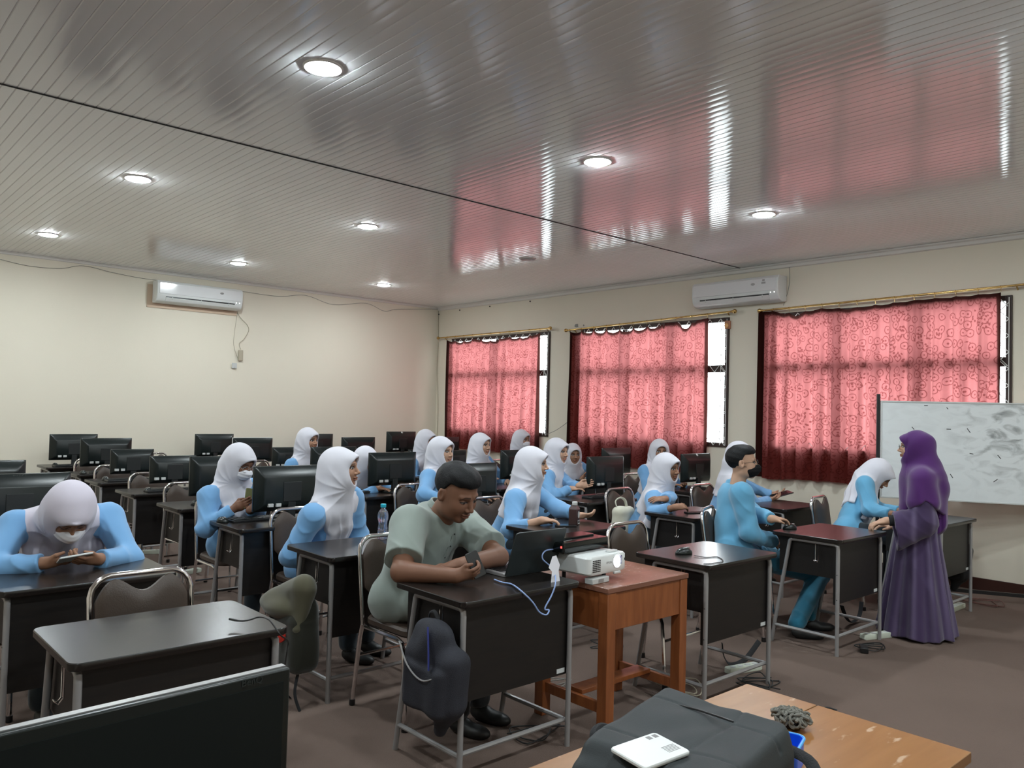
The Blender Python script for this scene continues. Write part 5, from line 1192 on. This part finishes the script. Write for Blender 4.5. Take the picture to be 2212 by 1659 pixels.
person('girl reaching toward her monitor with both hands, next to the milk carton girl', head=n3(ay(1205, 976, 5.40)), hr=(-80, -2), hip=(5.42, 5.56, .56), body_yaw=-62, wr=n3(ay(1232, 1056, 5.15)), wl=n3(ay(1250, 1050, 5.10)), fr=(.8, -.5, .1), fl=(.8, -.5, .2), pr=(-.2, .3, -.6), pl=(-.3, -.6, .2), cr=.35, cl=.3, tone='light', det=1.05, hem=.34, face=dict(gaze=.003), scarf='wide')
person('girl with a darker face facing forward beside the middle curtain', head=n3(ay(1238, 982, 6.50)), hr=(-117, -4), hip=(7.0, 6.76, .56), wr=(6.9, 6.4, .74), wl=(7.15, 6.4, .74), tone='tan', det=1.25, hem=.34, scarf='wide', body_yaw=-95)
person('smiling girl with folded arms beside the cream backpack', head=n3(ay(1442, 1012, 4.16)), hr=(-88, -3), hip=(5.52, 4.42, .56), body_yaw=-70, sh=.175, wr=n3(az(1458, 1096, .80)), wl=n3(az(1436, 1084, .83)), fr=(.8, -.3, .1), fl=(-.9, .3, .05), pr=(0, .4, -.6), pl=(0, .3, -.6), cr=.5, cl=.3,
       tone='tan', sleeve=.72, hem=.30, scarf='cape', det=.95, pole_r=(-.9, -.1, -.7), pole_l=(.9, -.1, -.7), face=dict(smile=1, gaze=.003))
person('girl behind the smiling girl, lower face hidden', head=n3(ay(1425, 975, 5.35)), hr=(-128, -4), hip=(7.03, 5.54, .56), wr=(6.9, 5.15, .77), wl=(7.15, 5.15, .77), tone='tan', det=1.15, hem=.30, scarf='cape', maskm=None, body_yaw=-100)
_, J16 = person('girl holding a tablet, head behind the masked boy', head=n3(ay(1600, 984, 4.12)), hr=(-52, -6), hip=(6.52, 4.30, .56), body_yaw=-42, sh=.175, wr=n3(ay(1660, 1080, 3.95)), wl=n3(ay(1682, 1076, 4.0)), fr=(.8, -.5, .2), fl=(.5, -.8, .2), pr=(-.1, .3, .9), pl=(-.1, .3, .9), cr=.5, tone='mid', det=1.1, hem=.3, scarf='wide')
# -- masked boy
boy, JB = person('boy in black mask and glasses turned sideways on his chair', head=n3(ay(1604, 1001, 3.16)), hr=(-56, 4), neck=n3(ay(1589, 1052, 3.24)), hip=(5.06, 3.22, .57), body_yaw=-46, sh=.205, s=1.05, rc=.152, rw=.145, tail=.3, wr=n3(ay(1668, 1168, 2.98)), wl=n3(az(1700, 1140, .79)), fr=(.6, -.6, -.5), fl=(.8, -.4, 0), cr=.5, cl=.4,
       pole_r=(-.6, -.2, -.8), pole_l=(.6, .5, -.7), tone='light', scarf=None, hair='boy', cloth_m='blueb', leg_m='teal', maskm='maskb', glasses='dark', det=.9, sleeve=1.0, knees=(n3(ay(1772, 1240, 2.90)), n3(ay(1762, 1225, 3.12))), ankles=(n3(az(1722, 1352, .085)), n3(az(1745, 1335, .085))), face=dict(gaze=.003))
def boy_extras():
    O = JB['O']; N = JB['N']; B = JB['B']
    def cf(p):
        q = (p-A(N))@A(B); r = np.sqrt(q[:, 0]**2+((q[:, 1]-.005)/1.0)**2); d = np.maximum(np.abs(r-(.080-.35*q[:, 2]))-.008, np.abs(q[:, 2]-.018)-.030); return smax(d, (q[:, 1]-.03)-3*np.abs(q[:, 0]), .005)
    v, f = surfnet(cf, N-.14, N+.14, .004); mesh_np('collar', [(v-O, f)], M['blueb'], boy)
    def uf(p):
        q = (p-A(N))@A(B); r = np.sqrt(q[:, 0]**2+(q[:, 1])**2); d = np.maximum(np.abs(r-(.072-.4*q[:, 2]))-.006, np.abs(q[:, 2]-.020)-.022); return d
    v, f = surfnet(uf, N-.14, N+.14, .004); mesh_np('undershirt', [(v-O, f)], M['undershirt'], boy)
boy_extras()
# -- bending girl
person('girl bending over the desk beside the woman in purple', head=n3(ay(1898, 1026, 2.98)), hr=(-74, -42), neck=n3(ay(1868, 1050, 3.08)), hip=(6.62, 3.12, .57), body_yaw=-58, sh=.165, wr=n3(az(1925, 1110, .785)), wl=n3(az(1950, 1106, .785)), fr=(.8, -.5, 0), fl=(.6, -.7, 0), cr=.6, cl=.4, tone='tan', cloth_m='blueb', scarf='wide', hem=.34, det=1.0, face=dict(down=.8), pole_r=(-.3, .2, -1))
# -- phones and tablet held by students
def held(c, yd, zd, label, m, L=.14, W=.07, name='smartphone', cat='phone'):
    t = thing(name, label, cat)
    MB().prism(rrect(W, L, .008), -.004, .004, ch=.002).build('body', m, t); MB().prism(rrect(W-.006, L-.006, .006), .0042, .0048).build('screen', M['monf'], t); grip(t, c, yd, zd)
mid = (J1['Wr']+J1['Wl'])/2; held(mid+np.array((0, -.045, .022)), (1, .05, .08), (0, .45, .9), 'phone with a pale edge held by the girl at the left edge', M['pale'])
held(J2['Wr']+np.array((.5, -.6, .35))/.86*.085+np.array((.03, .02, .03)), (.15, .1, 1), (-.3, .9, .1), 'olive cased phone held by the girl in round glasses', mat('olive_case', (.16, .17, .07), .4))
held((J16['Wr']+J16['Wl'])/2+np.array((.06, -.09, .035)), (.8, -.5, .25), (-.3, .1, .9), 'dark tablet held up behind the masked boy', M['black'], .19, .12, 'tablet', 'tablet')
# ---- woman in purple, standing, facing left
def woman():
    H = n3(ay(1976, 968, 2.36)); base = n3(az(1985, 1374, 0)); 
    k = H[1]/_ray(1972, 966)[1]
    fx, fy = D(114)[:2]; Fw = np.array([fx, fy, 0]); Rw = np.array([fy, -fx, 0])
    foot = np.array([H[0]-.02*fx, H[1]-.02*fy, 0.])
    t = thing('person', 'standing woman in purple headscarf and striped dress, hand on a desk corner', 'person', V(foot)); O = foot
    HB = head_rot(113, 2); N = H-np.array([0, 0, .17])-Fw*.045; P = foot+np.array([0, 0, .72]); up = np.array([0, 0, 1.]); B = np.stack([Rw, Fw, up], 1)
    sh = .175; Sr = N-up*.05+Rw*sh; Sl = N-up*.05-Rw*sh
    Wl = np.array([5.80, 2.44, .815]); Wr = P+Fw*.14+Rw*.14+np.array([0, 0, .02])
    La, Lf = .265, .235
    def ik(S, W, pole):
        d = W-S; Dn = np.linalg.norm(d)
        if Dn > (La+Lf)*.98: W = S+d/Dn*(La+Lf)*.98; d = W-S; Dn = np.linalg.norm(d)
        n = d/Dn; a = (La*La-Lf*Lf+Dn*Dn)/(2*Dn); h_ = math.sqrt(max(La*La-a*a, 0)); pole = pole-n*(pole@n); pole /= np.linalg.norm(pole); return S+n*a+pole*h_, W
    El, Wl = ik(Sl, Wl, np.array([0, 0, -1.])-Fw*.6); Er, Wr = ik(Sr, Wr, np.array([0, 0, -1.])-Fw*.6)
    T = SK['light']; parts = []
    P_, Q_, C_ = head_mesh(.0028, T, dict(gaze=0), True); parts.append((P_@HB.T+H-O, Q_, C_))
    def bodyf(p):
        q = (p-A(N))@A(B); d = s_cap(q*A((1, 1.4, 1)), (0, 0, -.14), (0, 0, -.55), .12, .13)*.8
        for s_ in (-1, 1): d = smin(d, s_cap(p, P+Rw*.08*s_, foot+Rw*.08*s_+up*.08, .075, .035), .03); d = np.minimum(d, s_cap(p, foot+Rw*.08*s_+up*.04, foot+Rw*.08*s_+Fw*.13+up*.035, .035, .03))
        for S_, E_ in ((Sr, Er), (Sl, El)): d = smin(d, s_cap(p, S_, E_, .04, .034), .02)
        return d
    v, f = surfnet(bodyf, foot-.25, np.array([foot[0]+.25, foot[1]+.25, N[2]+.05]), .014); parts.append((v-O, f, np.repeat(np.array(T)[None], len(v), 0)))
    for E_, W_, fd, pn, c, side in ((El, Wl, np.array((-.62, .70, -.25)), np.array((0, 0, -1.)), .55, -1), (Er, Wr, Fw, np.array((0, 0, -1.)), .4, 1)):
        fd = fd/np.linalg.norm(fd); Z = -(pn-fd*(pn@fd)); Z /= np.linalg.norm(Z); HBk = np.stack([np.cross(fd, Z)*side, fd, Z], 1)
        af = lambda p, W_=W_, HBk=HBk, E_=E_, c=c: smin(hand_sdf((p-A(W_))@A(HBk), c), s_cap(p, E_, W_, .038, .027), .015)
        pts = np.stack([E_, W_, W_+fd*.19]); v, f = surfnet(af, pts.min(0)-.07, pts.max(0)+.07, .0036); parts.append((v-O, f, np.repeat(np.array(T)[None], len(v), 0)))
    mesh_np('body', parts, M['skin'], t)
    zN = N[2]
    def dress(p):
        q = (p-A(foot))@A(B); u, v, w = q.T; tt = np.clip((.80-w)/.80, 0, 1); an = np.arctan2(v, u)
        rr = .150+.135*tt**1.1; yo = .045*tt*0-.0
        r = np.sqrt(u**2+((v-yo)*1.12)**2); fold = (.004+.016*tt)*np.sin(11*an+1.2*np.sin(3*an+1)+1.5*w)+.006*tt*np.sin(23*an+2)
        d = (r-rr-fold)*.85; d = np.maximum(d, .015-w+.008*np.sin(7*an)); d = np.maximum(d, w-.86)
        qq = (p-A(N))@A(B); up_ = s_cap(qq*A((1, 1.30, 1)), (0, 0, -.13), (0, 0, -(zN-.80)), .140, .142)*.85; up_ = smin(up_, s_cap(p, Sr-up*.01, Sl-up*.01, .056, .056), .05)
        d = smin(d, up_, .03)
        for S_, E_, W_ in ((Sl, El, Wl), (Sr, Er, Wr)):
            n = (W_-E_)/np.linalg.norm(W_-E_); e = E_+(W_-E_)*.80; ps = (p-A(N))@A(B); ps = ps*A((1.45, 1, 1)); tb = lambda c_: ((c_-N)@B)*np.array([1.45, 1, 1]); a = smin(s_cap(p, S_, E_, .074, .085), s_cap(ps, tb(E_-up*.03), tb(e-up*.075+n*.03), .095, .145)*.8, .03)
            hole = s_cap(ps, tb(e-n*.06-up*.06), tb(e+n*.2-up*.09), .09, .16)*.8; a = smax(a, (p-A(e))@A(n), .004); a = smax(a, -smax(hole, -((p-A(e-n*.07))@A(n)), .004), .004); a = a+folds(p, .004, 34, 2)
            d = smin(d, a, .025)
        d = smin(d, np.maximum(np.abs(r-.150)-.008, np.abs(w-.815)-.02)*.9, .006)
        return d+folds(p, .0022, 26, 1)
    lo = foot-np.array([.42, .42, .02]); hi = np.array([foot[0]+.42, foot[1]+.42, zN+.05]); lo[:2] = np.minimum(lo[:2], Wl[:2]-.15); hi[:2] = np.maximum(hi[:2], Wl[:2]+.1)
    v, f = surfnet(dress, lo, hi, .0075); q = (v-foot)@B; an = np.arctan2(q[:, 1], q[:, 0])
    # woven stripes follow the cloth: down the skirt and along the sleeve
    al = np.abs(((v-Sl)@np.cross(up, (El-Sl)/np.linalg.norm(El-Sl)))); st = np.where(np.linalg.norm(q[:, :2], axis=1) < .33, an*6.5, (q[:, 1])*45)
    s1 = .5+.5*np.sin(st*2); s1 = s1**6; c = np.array([.058, .036, .092])[None]*(1-s1[:, None])+np.array([.12, .09, .17])[None]*s1[:, None]
    mesh_np('dress', [(v-O, f, c)], M['dress'], t)
    def inner(p):
        n = (Wl-El)/np.linalg.norm(Wl-El); return smax(s_cap(p, El, Wl, .048, .036), (p-A(Wl-n*.015))@A(n), .003)
    pts = np.stack([El, Wl]); v, f = surfnet(inner, pts.min(0)-.07, pts.max(0)+.07, .006); mesh_np('inner_sleeve', [(v-O, f)], M['blackcloth'], t)
    def scf(p):
        pl_ = (p-A(H))@A(HB); x, y, z = pl_.T; q = (p-A(N))@A(B); u, v, w = q.T
        d = smin(s_ell(pl_, (0, -.022, .030), (.090, .112, .100)), s_ell(pl_, (0, .004, -.045), (.080, .090, .095)), .03)
        d = smin(d, s_ell(pl_, (0, .048, .052), (.062, .064, .046)), .02)
        d = smin(d, s_cap(p, H-Fw*.05-up*.03, N-Fw*.075-up*.10, .085, .10), .05); d = smin(d, s_cap(p, H+Fw*.03-up*.10, N+Fw*.04-up*.10, .05, .075), .04)
        back = s_cap(q*A((1, 1.2, 1)), (0, -.03, -.06), (0, -.085, -.34), .165, .120)*.85
        back = smin(back, s_cap(q*A((1, 1.2, 1)), (0, .03, -.08), (0, .10, -.26), .150, .085)*.85, .04)
        for S_, E_ in ((Sl, El), (Sr, Er)): back = smin(back, s_cap(p, S_, S_+(E_-S_)*.55, .088, .100), .06)
        hemf = -w-(.44+.9*np.minimum(0, v)*-.0-.55*np.clip(v+.05, -.1, .30)-.25*np.abs(u))
        back = smax(back, np.maximum(hemf, -9), .01)
        side = -w-(.19+.75*np.abs(v+.01))                                      # short over the shoulder, long front and back points
        back = smax(back, np.where(np.abs(u) > .07, side, -1.), .02)
        d = smin(d, back, .035)
        lowf = sstep(-w, -.04, .1)
        d = d+lowf*(.005*np.sin(30*v+12*w+2*np.sin(9*u))+.003*np.sin(60*v-20*w))+(1-lowf)*.003*np.sin(34*(z+.9*y)+3*np.sin(12*x))*(y < .05)
        op = (np.sqrt((x/.052)**2+((z+.012)/.079)**2)-1)*.055; op = np.maximum(op, .035-y); d = smax(d, -op, .007)
        return d
    v, f = surfnet(scf, np.minimum(H, N)-np.array([.28, .28, .50]), H+np.array([.28, .28, .17]), .0052); mesh_np('headscarf', [(v-O, f)], M['purple'], t)
    HM = Matrix([list(HB[i])+[(H-O)[i]] for i in range(3)]+[[0, 0, 0, 1]]); b = MB()
    for s_ in (-1, 1):
        b.tube([(s_*.033+.024*math.cos(a), .104-.004*abs(math.cos(a)), .0+.017*math.sin(a)) for a in [2*PI*k/20 for k in range(20)]], .0015, 6, closed=True, T=HM)
        b.tube([(s_*.057, .098, .004), (s_*.074, .05, .008)], .0015, 5, T=HM)
    b.tube([(-.009, .105, .004), (0, .108, .007), (.009, .105, .004)], .0013, 5, T=HM); b.build('glasses', M['black'], t)
    for s_ in (-1, 1): MB().add(*shoe_mesh(), RT(V(Rw*.08*s_+Fw*.05)+V((0, 0, .001)), rz=math.atan2(fy, fx)-PI/2)).build('shoe', M['shoe'], t)
    MB().tube([V(Wl-O)+V(np.array([math.cos(a)*.0, 0, 0])) for a in (0,)]*1+[V(Wl-O)+V((0, 0, .0001))], .001, 5)
woman()
